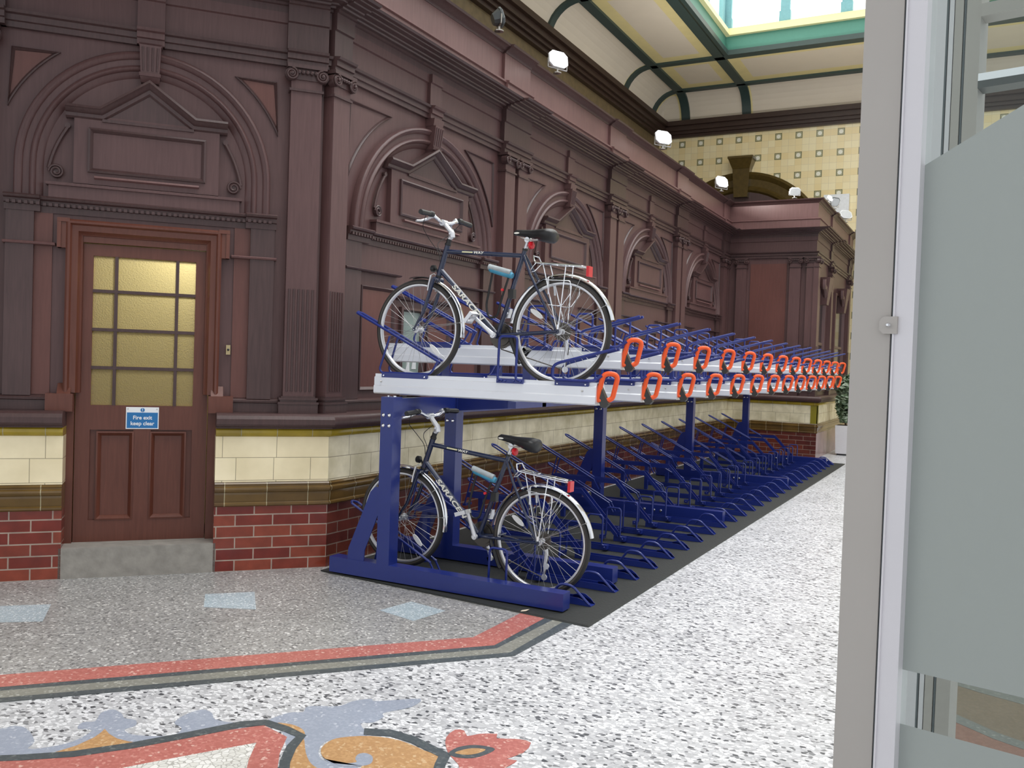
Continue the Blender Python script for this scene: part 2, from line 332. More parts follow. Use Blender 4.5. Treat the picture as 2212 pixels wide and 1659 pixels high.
def rounded(pts,r,n=5,closed=False):
    pts=[Vector(p) for p in pts]; out=[]; K=len(pts)
    for i,p in enumerate(pts):
        if not closed and i in (0,K-1): out.append(p); continue
        a=(pts[i-1]-p); b=(pts[(i+1)%K]-p); ra=min(r,a.length*.49,b.length*.49); a=p+a.normalized()*ra; b=p+b.normalized()*ra
        for j in range(n+1):
            t=j/n; out.append(a*(1-t)**2+p*2*t*(1-t)+b*t*t)
    return out
# ------------------------------------------------------------------ setting: walls
COR=Vector((-4.08,5.024,0)); A1=math.radians(42.11)
d1=Vector((math.sin(A1),math.cos(A1),0)); n1=Vector((math.cos(A1),-math.sin(A1),0))
YB,XB,YE=16.25,-2.5,21.15
W1=Fr(COR,d1,n1); W2=Fr(COR,(0,1,0),(1,0,0)); L2=YB-COR.y
B1=Fr((COR.x,YB,0),(1,0,0),(0,-1,0)); LB=XB-COR.x; B2=Fr((XB,YB,0),(0,1,0),(1,0,0)); LS=YE-YB
BACK=-.08; KZ=1.0165
J1=Fr(COR,d1,n1,BACK,1.0125,-.992,KZ); J2=Fr(COR,(0,1,0),(1,0,0),BACK,1.0196,-5.024,KZ)
J3=Fr((COR.x,YB,0),(1,0,0),(0,-1,0),BACK,1,0,KZ); J4=Fr((XB,YB,0),(0,1,0),(1,0,0),BACK,1,0,KZ)
SEG=[(W1,-3.5,0.0),(W2,0.0,L2),(B1,0.0,LB),(B2,0.0,LS)]
def mit(i,end):
    # slope of the mitre: shift along s per unit offset o
    fr,s0,s1=SEG[i]; j=i+1 if end else i-1
    if j<0 or j>3: return 0.0
    g=SEG[j][0]; v=(fr.n+g.n)/(1+fr.n.dot(g.n)); return v.dot(fr.d)
def run(i,prof,s0=None,s1=None):
    """moulding of profile [(o,z)] along wall segment i, mitred where it meets its neighbour"""
    if prof[0][1]>1.05: prof=[(o+BACK,1.5+(z-1.5)*KZ if z>1.1 else z) for o,z in prof]
    fr,a,b=SEG[i]; m0=mit(i,False) if s0 is None else 0; m1=mit(i,True) if s1 is None else 0
    s0=a if s0 is None else s0; s1=b if s1 is None else s1
    mb=MB(); n=len(prof); vs=[];uv=[]; acc=0; per=[0]
    for k in range(1,n): per.append(per[-1]+math.hypot(prof[k][0]-prof[k-1][0],prof[k][1]-prof[k-1][1]))
    for s,mm in ((s0,m0),(s1,m1)):
        for (o,z) in prof: vs.append(fr(s+mm*o,z,o)); uv.append((s+mm*o+i*.13,z))
    fs=[(k,k+1,n+k+1,n+k) for k in range(n-1)]+[list(range(n)),list(range(n,2*n))[::-1]]
    # end faces get their own vertices so that tiles wrap the reveal
    mb.add(vs,fs[:-2],0,uv); 
    mb.add(vs[:n],[list(range(n))],0,[(o+.05,z) for o,z in prof]); mb.add(vs[n:],[list(range(n))],0,[(o+.05,z) for o,z in prof])
    return mb
OW=-.08   # face of the panelling
P_BRICK=[(-.33,0),(0,0),(0,.449),(-.33,.449)]
P_BROWN=[(-.33,.449),(.008,.449),(.018,.458),(.018,.47),(.008,.478),(.010,.485),(.014,.53),(.012,.545),(.024,.552),(.03,.567),(.028,.58),(.016,.588),(.016,.596),(.02,.604),(.012,.615),(-.33,.617)]
P_CREAM=[(-.33,.617),(0,.617),(0,.931),(-.33,.931)]
P_YELL=[(-.33,.931),(.004,.931),(.018,.94),(.026,.956),(.024,.975),(.012,.987),(-.33,.987)]
P_LEDGE=[(-.33,.987),(.035,.987),(.04,1.0),(.062,1.006),(.07,1.02),(.072,1.055),(.06,1.078),(.04,1.09),(-.33,1.092)]
P_PLINTH=[(-.2,1.092),(-.045,1.092),(-.045,1.16),(-.035,1.165),(-.033,1.178),(-.05,1.19),(-.08,1.195),(-.2,1.195)]
P_ARCHI=[(-.2,3.50),(-.05,3.50),(-.05,3.535),(-.035,3.54),(-.035,3.575),(-.015,3.582),(-.005,3.598),(-.06,3.606),(-.2,3.606)]
P_FRIEZE=[(-.2,3.606),(-.06,3.606),(-.06,3.785),(-.045,3.792),(-.045,3.86),(-.2,3.86)]
P_CORN=[(-.2,3.86),(-.045,3.86),(-.045,3.905),(-.03,3.91),(-.03,3.928),(.0,3.93),(.004,3.942),(.035,3.943),(.04,3.953),(.095,3.954),(.10,3.963),(.145,3.964),(.15,3.971),(.182,3.973),(.195,3.987),(-.02,3.997),(-.2,3.997)]
P_PLIN2=[(-.2,3.995),(-.02,3.995),(-.02,4.145),(-.004,4.155),(-.004,4.171),(-.04,4.18),(-.2,4.18)]
P_PARA=[(-.2,4.18),(-.06,4.18),(-.06,4.44),(-.2,4.44)]
P_CAP=[(-.2,4.43),(-.055,4.436),(-.04,4.455),(-.02,4.462),(0,4.48),(.03,4.488),(.04,4.505),(-.05,4.52),(-.2,4.52)]
def shell(i,name,label,gap=None,shade=False):
    """a wall: panelling board as own mesh, mouldings and tile courses as parts"""
    fr,a,b=SEG[i]; m0=mit(i,False); m1=mit(i,True)
    mb=MB()
    def board(s0,s1,z0,z1,e0=False,e1=False):
        q=lambda s,mm,o:(s+mm*o)
        B=[fr(q(s0,m0 if e0 else 0,OW+BACK),z,OW+BACK) for z in (z0,z1)]+[fr(q(s1,m1 if e1 else 0,OW+BACK),z,OW+BACK) for z in (z1,z0)]
        T=[fr(q(s0,m0 if e0 else 0,-.34),z,-.34) for z in (z0,z1)]+[fr(q(s1,m1 if e1 else 0,-.34),z,-.34) for z in (z1,z0)]
        mb.hull(B,T)
    if gap:
        board(a,gap[0],0,4.55,True); board(gap[1],b,0,4.55,False,True); board(gap[0],gap[1],gap[2],4.55)
    else: board(a,b,0,4.55,True,True)
    w=mb.build(name,'wood',None,False); tag(w,label,'wall',kind='structure')
    if shade=='r': mats=('marble','tile_brown','tile_cream_shade','tile_yellow')
    elif shade: mats=('brick_shade','tile_brown','tile_cream_shade','tile_yellow')
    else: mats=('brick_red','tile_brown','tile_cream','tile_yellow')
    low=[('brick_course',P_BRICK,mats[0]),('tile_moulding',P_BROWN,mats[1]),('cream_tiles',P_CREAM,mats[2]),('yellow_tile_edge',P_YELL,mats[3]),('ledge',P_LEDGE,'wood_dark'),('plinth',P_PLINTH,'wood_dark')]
    for nm,p,mt in low:
        if gap:
            g0,g1=(gap[0]-.03,gap[1]+.03) if nm in('plinth',) else (-1.70,-.765)
            k=MB(); 
            for r in (run(i,p,s1=g0),run(i,p,s0=g1)): k.add(r.v,r.f,0,[r.uv[q] for q in range(len(r.v))])
            k.build(nm,mt,w,False)
        else: run(i,p).build(nm,mt,w,nm!='brick_course' and nm!='cream_tiles')
    for nm,p,mt in [('architrave',P_ARCHI,'wood_dark'),('frieze',P_FRIEZE,'wood'),('cornice',P_CORN,'wood_dark'),('parapet_base',P_PLIN2,'wood_parapet'),('parapet',P_PARA,'wood_parapet'),('parapet_cap',P_CAP,'wood_dark')]:
        run(i,p).build(nm,mt,w)
    return w
wall_left=shell(0,'wall_left','dark panelled wall with glazed fire exit door and tiled base',gap=(-1.70,-.765,2.28))
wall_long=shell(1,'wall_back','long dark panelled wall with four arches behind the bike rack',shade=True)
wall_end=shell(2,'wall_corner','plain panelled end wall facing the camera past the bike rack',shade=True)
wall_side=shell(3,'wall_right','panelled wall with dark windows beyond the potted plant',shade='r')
def breaks(fr,parent,s0,s1,do=.05,name='entablature_break',key=False):
    mb=MB()
    for p in ((P_ARCHI,P_FRIEZE) if key else (P_ARCHI,P_FRIEZE,P_CORN)):
        q=[(o+do if o>-.19 else o,z) for o,z in p]; n=len(q)
        mb.add([fr(s,z,o) for s in (s0,s1) for o,z in q],[(k,k+1,n+k+1,n+k) for k in range(n-1)]+[list(range(n)),list(range(n,2*n))[::-1]])
    mb.build(name,'wood' if key else 'wood_dark',parent)
    if key: return
    mb=MB()
    for p,mi in ((P_PLIN2,0),(P_PARA,0),(P_CAP,1)):
        q=[(o+.03 if o>-.19 else o,z) for o,z in p]; n=len(q)
        mb.add([fr(s,z,o) for s in (s0,s1) for o,z in q],[(k,k+1,n+k+1,n+k) for k in range(n-1)]+[list(range(n)),list(range(n,2*n))[::-1]],mi)
    mb.build('parapet_pier',['wood_parapet','wood_dark'],parent)
def pilaster(fr,parent,s0,s1,flutes=True):
    c=(s0+s1)/2; w=s1-s0; mb=MB(); mb.box(s0,s1,OW-.01,0,1.21,3.40,fr)
    p=mb.build('pilaster','wood',parent,False)
    if flutes:
        mb=MB(); nfl=6
        for k in range(nfl):
            x=s0+w*(k+.8)/(nfl+.6)
            mb.tube([fr(x,1.25,-.001),fr(x,1.96,-.001)],.0095,8)
        mb.build('fluting','wood_dark',p)
    mb=MB()
    for z0,z1,e,o in ((1.092,1.16,.03,.025),(1.16,1.175,.035,.03),(1.175,1.19,.02,.018),(1.19,1.205,.028,.025),(1.205,1.215,.012,.01)):
        mb.box(s0-e,s1+e,OW,o,z0,z1,fr)
    mb.build('pilaster_base','wood_dark',p,False)
    mb=MB(); mb.box(s0-.012,s1+.012,OW,.014,3.322,3.338,fr); mb.box(s0-.03,s1+.03,OW,.035,3.475,3.50,fr); mb.box(s0,s1,OW,.012,3.40,3.475,fr)
    for sg in (-1,1):
        x=c+sg*(w/2+.0); sp=[]
        for k in range(40):
            t=k/39*4.4*PI; r=.042*(1-k/44); sp.append(fr(x+sg*r*math.cos(t+PI/2)*1,3.432+r*math.sin(t+PI/2),.03))
        mb.tube(sp,.0085,6); mb.lathe([(.044,0),(.044,.05)],fr(x,3.432,-.03),fr.n,16); mb.lathe([(.012,0),(.012,.03),(.004,.036)],fr(x,3.432,.02),fr.n,8)
    for k in range(5):
        x=c-w*.28+k*w*.14; mb.lathe([(.002,0),(.013,.012),(.013,.03),(.004,.038)],fr(x,3.448,.008),fr.n,8)
    mb.build('capital','wood_dark',p)
    return p
BEAD=[(0,0),(0,.02),(.006,.028),(.016,.028),(.022,.018),(.022,0)]
def off(prof,o): return [(a,b+o) for a,b in prof]
def rect(s0,s1,z0,z1): return [(s0,z0),(s0,z1),(s1,z1),(s1,z0)]   # clockwise so offsets run inward
def panel(fr,parent,s0,s1,z0,z1,mat='wood_red',o=OW,name='panel',w=1.0):
    mb=MB(); mb.ribbon(rect(s0,s1,z0,z1),[(0,o),(0,o+.016),(.008*w,o+.022),(.02*w,o+.012),(.03*w,o+.002)],fr,True,mi=0)
    mb.box(s0+.02,s1-.02,o-.002,o+.003,z0+.02,z1-.02,fr,1)
    return mb.build(name,['wood_dark',mat],parent)
def bay(fr,parent,c,rx,rz,stilt,k,inner):
    """arched blind bay: archivolt, pediment tablet, volutes, keystone, spandrels, impost cornice"""
    zs=2.455; zc=zs+stilt
    path=[(c-rx,zs)]+arc(c,zc,rx,rz,PI,0,36)+[(c+rx,zs)]
    pr=[(0,OW),(0,-.035),(.008,-.022),(.022,-.018),(.032,-.028),(.045,-.034),(.05,-.05),(.085,-.052),(.09,-.036),(.105,-.028),(.12,-.036),(.125,-.056),(.15,-.066),(.165,OW)]
    mb=MB(); mb.ribbon(path,pr,fr); mb.build('archivolt','wood',parent,ang=50)
    r2,r2z=rx-.30*k/1.0,rz-.30*k
    r2=rx*.60; r2z=rz*.60
    mb=MB(); mb.ribbon(arc(c,zc+.02,r2,r2z,PI*.86,PI*.14,24),[(0,OW),(0,OW+.02),(.014,OW+.026),(.028,OW+.012),(.034,OW)],fr); mb.build('inner_arch_moulding','wood',parent)
    H=.495*k; hb=.445*k
    mb=MB(); mb.box(c-hb,c+hb,OW,-.035,2.56,3.0,fr); mb.box(c-.585*k,c+.585*k,OW,-.03,2.458,2.535,fr)
    mb.box(c-.60*k,c+.60*k,OW,-.012,2.535,2.553,fr)
    t=mb.build('pediment_tablet','wood',parent,False)
    mb=MB(); mb.ribbon(rect(c-.36*k,c+.36*k,2.635,2.92),[(0,-.035),(0,-.018),(.012,-.012),(.022,-.024),(.03,-.036)],fr,True); mb.build('tablet_moulding','wood_dark',t)
    mb=MB(); mb.ribbon([(c-.32*k,2.612),(c+.32*k,2.612)],[(0,-.035),(0,-.014),(.012,-.01),(.02,-.035)],fr); mb.build('tablet_sill','wood_parapet',t)
    pk=[(c-H,3.005),(c-.28*k,3.005),(c,3.205),(c+.28*k,3.005),(c+H,3.005)]
    mb=MB(); mb.ribbon(pk,[(-.045,OW),(-.045,.02),(-.03,.025),(-.022,.012),(-.008,.0),(.0,-.018),(.02,-.022),(.03,-.035),(.03,OW)],fr)
    mb.prism([(c-.28*k,2.97),(c,3.18),(c+.28*k,2.97)],OW,-.04,fr)
    mb.ribbon([(c-.28*k,2.975),(c+.28*k,2.975)],[(-.008,-.04),(-.008,-.022),(.01,-.022),(.01,-.04)],fr)
    mb.build('pediment','wood_dark',t)
    mb=MB()
    for sg in (-1,1):
        x=c+sg*.545*k; z=2.625; sp=[]
        for q in range(40):
            tt=q/39*4*PI; r=.045*(1-q/50); sp.append(fr(x+sg*r*math.cos(tt),z+r*math.sin(tt),OW+.028))
        mb.tube(sp,.008,6); mb.lathe([(.04,0),(.04,.022)],fr(x,z,OW),fr.n,14)
        mb.tube([fr(x+sg*.045*(1-u)**1+(-sg)*(.06*k)*u*u,z+.02+.27*u,OW+.02) for u in [q/8 for q in range(9)]],.013,6)
        mb.lathe([(.018,0),(.018,.03)],fr(c+sg*.485*k,2.925,OW),fr.n,10)
    mb.build('volute','wood_dark',t)
    # keystone
    zt=zc+rz
    def ks(z0,z1,w0,w1,o0,o1,mb): 
        mb.hull([fr(c-w0,z0,OW),fr(c+w0,z0,OW),fr(c+w0,z0,o0),fr(c-w0,z0,o0)],[fr(c-w1,z1,OW),fr(c+w1,z1,OW),fr(c+w1,z1,o1),fr(c-w1,z1,o1)])
    mb=MB(); ks(zt-.145,zt+.03,.058,.066,-.005,.022,mb); ks(zt-.165,zt-.145,.066,.066,.0,.008,mb); ks(zt-.20,zt-.165,.055,.062,-.035,-.008,mb); ks(zt+.03,3.50,.07,.074,.0,.012,mb)
    kb=mb.build('keystone','wood',parent,False)
    mb=MB()
    for q in range(4):
        x=-.042+q*.028; mb.tube([fr(c+x,zt-.13,-.003),fr(c+x*1.1,zt+.015,.021)],.007,6)
    mb.build('keystone_fluting','wood_dark',kb)
    breaks(fr,parent,c-.085,c+.085,.03,key=True)
    # spandrels
    mb=MB()
    for sg in (-1,1):
        xo=c+sg*(inner-.015); pts=[]
        rX,rZ=rx+.115,rz+.105
        a1=math.acos(min(1,(inner)/rX)) if inner<rX else 0.12
        zt2=3.385; a2=math.asin(min(.98,(zt2-zc)/rZ))
        for q in range(13):
            a=a1+(a2-a1)*q/12; pts.append((c+sg*rX*math.cos(a),zc+rZ*math.sin(a)))
        pts=[(xo,zt2)]+([(xo,pts[0][1])] if abs(pts[0][0]-xo)>.02 else [])+pts
        if sg>0: pts=pts if True else pts
        ar=sum(pts[q][0]*pts[(q+1)%len(pts)][1]-pts[(q+1)%len(pts)][0]*pts[q][1] for q in range(len(pts)))
        if ar>0: pts=pts[::-1]
        mb.ribbon(pts,[(0,OW),(0,OW+.016),(.008,OW+.02),(.018,OW+.01),(.022,OW)],fr,True)
        mb.prism(pts,OW-.002,OW+.002,fr,1)
    mb.build('spandrel_panel',['wood_dark','wood' if k>1.1 else 'wood_red'],parent)
    # impost cornice with dentils
    PI_=[(-.0,OW),(0,OW+.05),(.01,OW+.062),(.022,OW+.055),(.03,OW+.035),(.055,OW+.03),(.06,OW+.015),(.10,OW+.012),(.10,OW)]
    mb=MB()
    w=inner-.0
    mb.ribbon([(c-w,2.458),(c+w,2.458)],PI_,fr)
    for sg in (-1,1):
        a,b=(c-w-.005,c-w+.20*k) if sg<0 else (c+w-.20*k,c+w+.005)
        mb.ribbon([(a,2.46),(b,2.46)],[(q,o+.035 if o>OW else o) for q,o in PI_],fr)
    imp=mb.build('impost_cornice','wood_dark',parent)
    mb=MB(); nd=int(2*w/.034)
    for q in range(nd):
        x=c-w+.01+q*.034; ex=.035 if (x<c-w+.19*k or x>c+w-.21*k) else 0
        mb.box(x,x+.02,OW,OW+.045+ex,2.398,2.418,fr)
    mb.build('dentils','wood_dark',imp,False)
# left wall bay with the door (centre -1.235)
cL=-1.235
bay(J1,wall_left,cL,.785,.79,.21,1.0,.83)
pilaster(J1,wall_left,-.33,-.12); pilaster(J1,wall_left,-2.35,-2.14); breaks(J1,wall_left,-.36,-.08); breaks(J1,wall_left,-2.41,-2.08)
for sg in (-1,1):   # strips and side panels beside the door
    a,b=sorted((cL+sg*.665,cL+sg*.825)); mb=MB(); mb.box(a,b,OW,-.04,1.19,2.36,J1); p=mb.build('side_strip','wood_dark',wall_left,False)
    a,b=sorted((cL+sg*.56,cL+sg*.665)); mb=MB(); mb.box(a,b,OW,-.07,1.195,2.36,J1); mb.build('side_panel','wood_red',wall_left,False)
    a,b=sorted((cL+sg*.54,cL+sg*.84)); mb=MB(); mb.ribbon([(a,2.168),(b,2.168)],[(0,OW),(0,-.028),(.006,-.02),(.016,-.026),(.02,-.05),(.02,OW)],J1); mb.build('side_moulding','wood_parapet',wall_left)
# long wall bays
CW=[1.29,4.07,6.81,9.53]; PP=[2.71,5.44,8.17,10.90]
for c in CW:
    bay(J2,wall_long,c,1.04,.955,.0,1.32,1.10)
    for sg in (-1,1):
        a,b=sorted((c+sg*.92,c+sg*1.12)); mb=MB(); mb.box(a,b,OW,-.045,1.19,2.36,J2); mb.build('side_strip','wood_dark',wall_long,False)
        a,b=sorted((c+sg*.45,c+sg*.885)); panel(J2,wall_long,a,b,1.25,2.05,'wood_red',name='dado_panel')
        a,b=sorted((c+sg*.03,c+sg*.38)); 
        if not (c==CW[0] and sg<0): panel(J2,wall_long,a,b,1.25,1.90,'wood_red',name='dado_panel')
    mb=MB()
    for a,b in ((c-1.12,c-.42),(c+.42,c+1.12)): mb.ribbon([(a,2.168),(b,2.168)],[(0,OW),(0,-.028),(.006,-.02),(.016,-.026),(.02,-.05),(.02,OW)],J2)
    mb.ribbon([(c-.42,2.0),(c+.42,2.0)],[(0,OW),(0,-.03),(.02,-.04),(.03,OW)],J2)
    mb.build('side_moulding','wood_dark',wall_long)
pilaster(J2,wall_long,-.055,.125); breaks(J2,wall_long,-.05,.15)
for P in PP:
    pilaster(J2,wall_long,P-.22,P-.02); pilaster(J2,wall_long,P+.05,P+.255); breaks(J2,wall_long,P-.25,P+.29)
# narrow glazed light in the first bay of the long wall
w3=thing('window_3','narrow pale window behind the front wheel of the upper bicycle','window',J2(CW[0]-.205,1.5,OW),kind='structure',world=True)
a,b=CW[0]-.37,CW[0]-.04
mb=MB(); mb.ribbon(rect(a,b,1.20,1.92),[(0,OW),(0,OW+.03),(.02,OW+.035),(.035,OW+.01),(.035,OW)],J2,True); mb.build('window_frame','wood_dark',w3)
mb=MB(); mb.box(a+.03,b-.03,OW,OW+.006,1.23,1.89,J2); mb.build('pane','pane_green',w3,False)
mb=MB()
for x,zz in ((a+.13,1.56),(a+.22,1.62),(a+.10,1.36)): mb.prism([(x-.03,zz-.2),(x+.035,zz-.2),(x+.02,zz+.06)],OW+.006,OW+.009,J2)
mb.build('folded_leaflet','dirty_white',w3,False)
# end wall of the projecting block
pilaster(J3,wall_end,.06,.24); pilaster(J3,wall_end,1.0,1.19); pilaster(J3,wall_end,1.29,1.48)
mb=MB(); mb.box(.30,.94,OW,OW+.012,1.22,3.40,J3); mb.build('tall_panel','wood_red',wall_end,False)
mb=MB(); mb.box(LB-.11,LB+.006,-.02,.006,.617,.931,B1); mb.box(LB-.006,LB+.006,-.11,.006,.617,.931,B1); mb.build('corner_tile','olive_tile',wall_end,False)
# side windows beyond
for q,(y0,y1) in enumerate(((.42,1.16),(2.45,3.75))):
    w=thing('window_%d'%(q+1),('first' if q==0 else 'second')+' dark sash window of the side wall, counted from the block corner','window',J4((y0+y1)/2,1.2,OW),kind='structure',world=True)
    mb=MB(); mb.ribbon(rect(y0,y1,1.22,3.08),[(0,OW),(0,-.03),(.03,-.02),(.05,-.05),(.06,OW+.004)],J4,True); mb.box(y0+.03,y1-.03,OW,-.05,2.0,2.05,J4); mb.build('window_frame','wood',w)
    mb=MB(); mb.box(y0+.05,y1-.05,OW,OW+.006,1.27,3.03,J4); mb.build('pane','dark_glass',w,False)
    cc=(y0+y1)/2; mb=MB()
    for sg in (-1,1):
        pts=[(cc+sg*(.10+.28*math.sin(u*1.5)),2.86+.30*u+.06*math.sin(u*6),0) for u in [i/14 for i in range(15)]]
        mb.tube([J4(p[0],p[1],.03) for p in pts],.05,8)
    mb.hull([J4(cc-.12,2.72,OW),J4(cc+.12,2.72,OW),J4(cc+.12,2.72,.06),J4(cc-.12,2.72,.06)],[J4(cc-.2,3.2,OW),J4(cc+.2,3.2,OW),J4(cc+.2,3.2,.12),J4(cc-.2,3.2,.12)])
    mb.build('scroll_hood','wood',w)
for P in (.16,1.75,4.3): pilaster(J4,wall_side,P-.1,P+.1)
for P in (1.75,4.3): breaks(J4,wall_side,P-.13,P+.13,.03)
# roof deck behind the parapet
mb=MB(); mb.hull([Vector((-7.2,2,4.3)),Vector((-4.3,2.5,4.3)),Vector((-4.3,YB+.2,4.3)),Vector((XB-.2,YB+.2,4.3)),Vector((XB-.2,21.1,4.3)),Vector((-7.2,21.1,4.3))],
 [Vector((-7.2,2,4.36)),Vector((-4.3,2.5,4.36)),Vector((-4.3,YB+.2,4.36)),Vector((XB-.2,YB+.2,4.36)),Vector((XB-.2,21.1,4.36)),Vector((-7.2,21.1,4.36))])
tag(mb.build('roof_deck','void',None,False),'flat dark roof deck hidden behind the panelled parapet','roof',kind='structure')
# ------------------------------------------------------------------ door
door=thing('door_1','reddish wooden fire exit door with twelve yellow frosted panes','door',J1(cL,.2,-.12),kind='structure',world=True)
ds0,ds1,dz0,dz1,do=-1.645,-.822,.205,2.185,-.115
gs0,gs1,gz0,gz1=-1.555,-.918,1.128,2.11
V_=[gs0,-1.425,-1.407,-1.043,-1.025,gs1]; V_=[gs0,-1.424,-1.404,-1.045,-1.025,gs1]
Hh=[gz0,1.366,1.386,1.617,1.637,1.870,1.890,gz1]
mb=MB()
mb.box(ds0,gs0,do-.045,do,dz0,dz1,J1); mb.box(gs1,ds1,do-.045,do,dz0,dz1,J1); mb.box(gs0,gs1,do-.045,do,gz1,dz1,J1); mb.box(gs0,gs1,do-.045,do,.965,gz0,J1)
mb.box(gs0,gs1,do-.045,do,dz0,.365,J1); mb.box(-1.29,-1.18,do-.045,do,.365,.965,J1)
mb.box(gs0,-1.29,do-.045,do-.02,.365,.965,J1); mb.box(-1.18,gs1,do-.045,do-.02,.365,.965,J1)
leaf=mb.build('door_leaf','wood_door',door,False)
for a,b in ((-1.515,-1.285),(-1.185,-.955)):
    mb=MB(); mb.ribbon(rect(a,b,.365,.955),[(0,do-.005),(0,do+.006),(.01,do+.01),(.022,do-.004),(.03,do-.018)],J1,True); mb.build('panel_moulding','wood_door',leaf)
mb=MB()
for a,b in ((V_[1],V_[2]),(V_[3],V_[4])): mb.box(a,b,do-.03,do+.004,gz0,gz1,J1)
for a,b in ((Hh[1],Hh[2]),(Hh[3],Hh[4]),(Hh[5],Hh[6])): mb.box(gs0,gs1,do-.031,do+.006,a,b,J1)
mb.build('glazing_bars','wood_dark',door,False)
for i in range(4):
    for j in range(3):
        a,b=((V_[0],V_[1]),(V_[2],V_[3]),(V_[4],V_[5]))[j]; z0,z1=((Hh[0],Hh[1]),(Hh[2],Hh[3]),(Hh[4],Hh[5]),(Hh[6],Hh[7]))[i]
        mb=MB(); mb.add([J1(a,z0,do-.02),J1(b,z0,do-.02),J1(b,z1,do-.02),J1(a,z1,do-.02)],[(0,1,2,3)]); mb.build('pane','pane_yellow',door,False)
# frame and architrave of the door
mb=MB()
mb.box(-1.70,ds0-.004,-.20,-.085,.2,2.29,J1); mb.box(ds1+.004,-.765,-.20,-.085,.2,2.29,J1); mb.box(-1.70,-.765,-.20,-.085,dz1+.005,2.29,J1)
fr_=mb.build('door_frame','wood_door',door,False)
mb=MB()
sur=[(-1.712,1.21),(-1.712,2.325),(-.758,2.325),(-.758,1.21)]
pr=[(0,OW),(0,-.02),(.012,-.008),(.025,-.012),(.035,-.034),(.07,-.044),(.078,-.06),(.095,-.075),(.098,OW-.03)]
mb.ribbon(sur,pr,J1)
for sg in (-1,1):
    a,b=sorted((cL+sg*.475,cL+sg*.525)); mb.box(a,b,OW,-.02,2.14,2.325,J1); a,b=sorted((cL+sg*.455,cL+sg*.528)); mb.box(a,b,OW,-.008,2.305,2.33,J1); a,b=sorted((cL+sg*.505,cL+sg*.528)); mb.box(a,b,OW,-.010,2.14,2.325,J1)
    a,b=sorted((cL+sg*.415,cL+sg*.575)); mb.box(a,b,OW,.005,1.09,1.205,J1)
    a,b=sorted((cL+sg*.43,cL+sg*.51)); mb.hull([J1(a,1.205,OW),J1(b,1.205,OW),J1(b,1.205,.0),J1(a,1.205,.0)],[J1(a,1.27,OW),J1(b,1.27,OW),J1(b,1.27,-.06),J1(a,1.27,-.06)])
mb.build('door_surround','wood_door',door)
mb=MB(); mb.box(-1.715,-.75,-.33,.0,0,.2,W1); tag(mb.build('door_step','stone',None,False),'rough grey stone step below the fire exit door','step',kind='structure')
mb=MB(); mb.box(-2.3,-.2,-1.9,-1.84,0,3.2,W1); mb.box(-2.3,-2.24,-1.84,-.36,0,3.2,W1); mb.box(-.26,-.2,-1.84,-.36,0,3.2,W1); mb.box(-2.3,-.2,-1.9,-.36,3.2,3.26,W1); mb.box(-2.3,-.2,-1.9,-.36,-.05,0,W1)
tag(mb.build('wall_inner','lantern_yellow',None,False),'unseen lobby box added behind the frosted door panes to hold the light','room',kind='structure')  # unseen box, added to keep the lamp's light behind the panes
# sign and bell
sg_=thing('exit_sign','small blue and white fire exit keep clear sign on the door','sign',J1(-1.234,.97,do),world=True)
s0,s1,z0,z1=-1.337,-1.132,.972,1.118; o0=do+.001
mb=MB(); mb.box(s0,s1,o0,o0+.004,z0,z1,J1); mb.build('sign_plate','sign_white',sg_,False)
mb=MB(); mb.box(s0+.006,s1-.006,o0+.004,o0+.005,z0+.006,z1-.036,J1); mb.build('blue_field','sign_blue',sg_,False)
mb=MB(); mb.lathe([(.0135,0),(.0135,.0015)],J1(-1.234,z1-.019,o0+.004),n1,20); mb.build('roundel','sign_blue',sg_)
text('!','exclamation_mark',.026,'sign_white',basis(J1(-1.234,z1-.019,o0+.0062),d1,(0,0,1)),sg_,bold=.0006)
text('Fire exit','lettering',.036,'sign_white',basis(J1(-1.234,1.047,o0+.0056),d1,(0,0,1)),sg_,bold=.0007)
text('keep clear','lettering',.036,'sign_white',basis(J1(-1.234,1.008,o0+.0056),d1,(0,0,1)),sg_,bold=.0007)
for x in (s0+.012,s1-.012): mb=MB(); mb.lathe([(.004,0),(.004,.003),(.001,.004)],J1(x,z1-.012,o0+.004),n1,8); mb.build('screw','steel',sg_)
bl=thing('bell_push','small brass bell push right of the fire exit door','bell',J1(-.697,1.49,OW),world=True)
mb=MB(); mb.box(-.712,-.684,OW+.02,OW+.032,1.49,1.555,J1); mb.build('back_plate','brass',bl,False)
mb=MB(); mb.lathe([(.008,0),(.008,.006),(.004,.009)],J1(-.698,1.523,OW+.032),n1,12); mb.build('button','black',bl)
# ------------------------------------------------------------------ floor
mb=MB(); mb.add([(-9,-3,0),(6,-3,0),(6,24,0),(-9,24,0),(-9,-3,-.1),(6,-3,-.1),(6,24,-.1),(-9,24,-.1)],[(0,1,2,3),(7,6,5,4),(0,4,5,1),(1,5,6,2),(2,6,7,3),(3,7,4,0)])
floor=tag(mb.build('floor','terrazzo_white',None,False),'pale speckled terrazzo floor with coloured inlays','floor',kind='structure')
def inlay(pts,z,mat,name,px=True):
    P=[fl(*p) if px else Vector((p[0],p[1],0)) for p in pts]; mb=MB()
    mb.hull([Vector((p.x,p.y,z-.001)) for p in P],[Vector((p.x,p.y,z)) for p in P]); return mb.build(name,mat,floor,False)
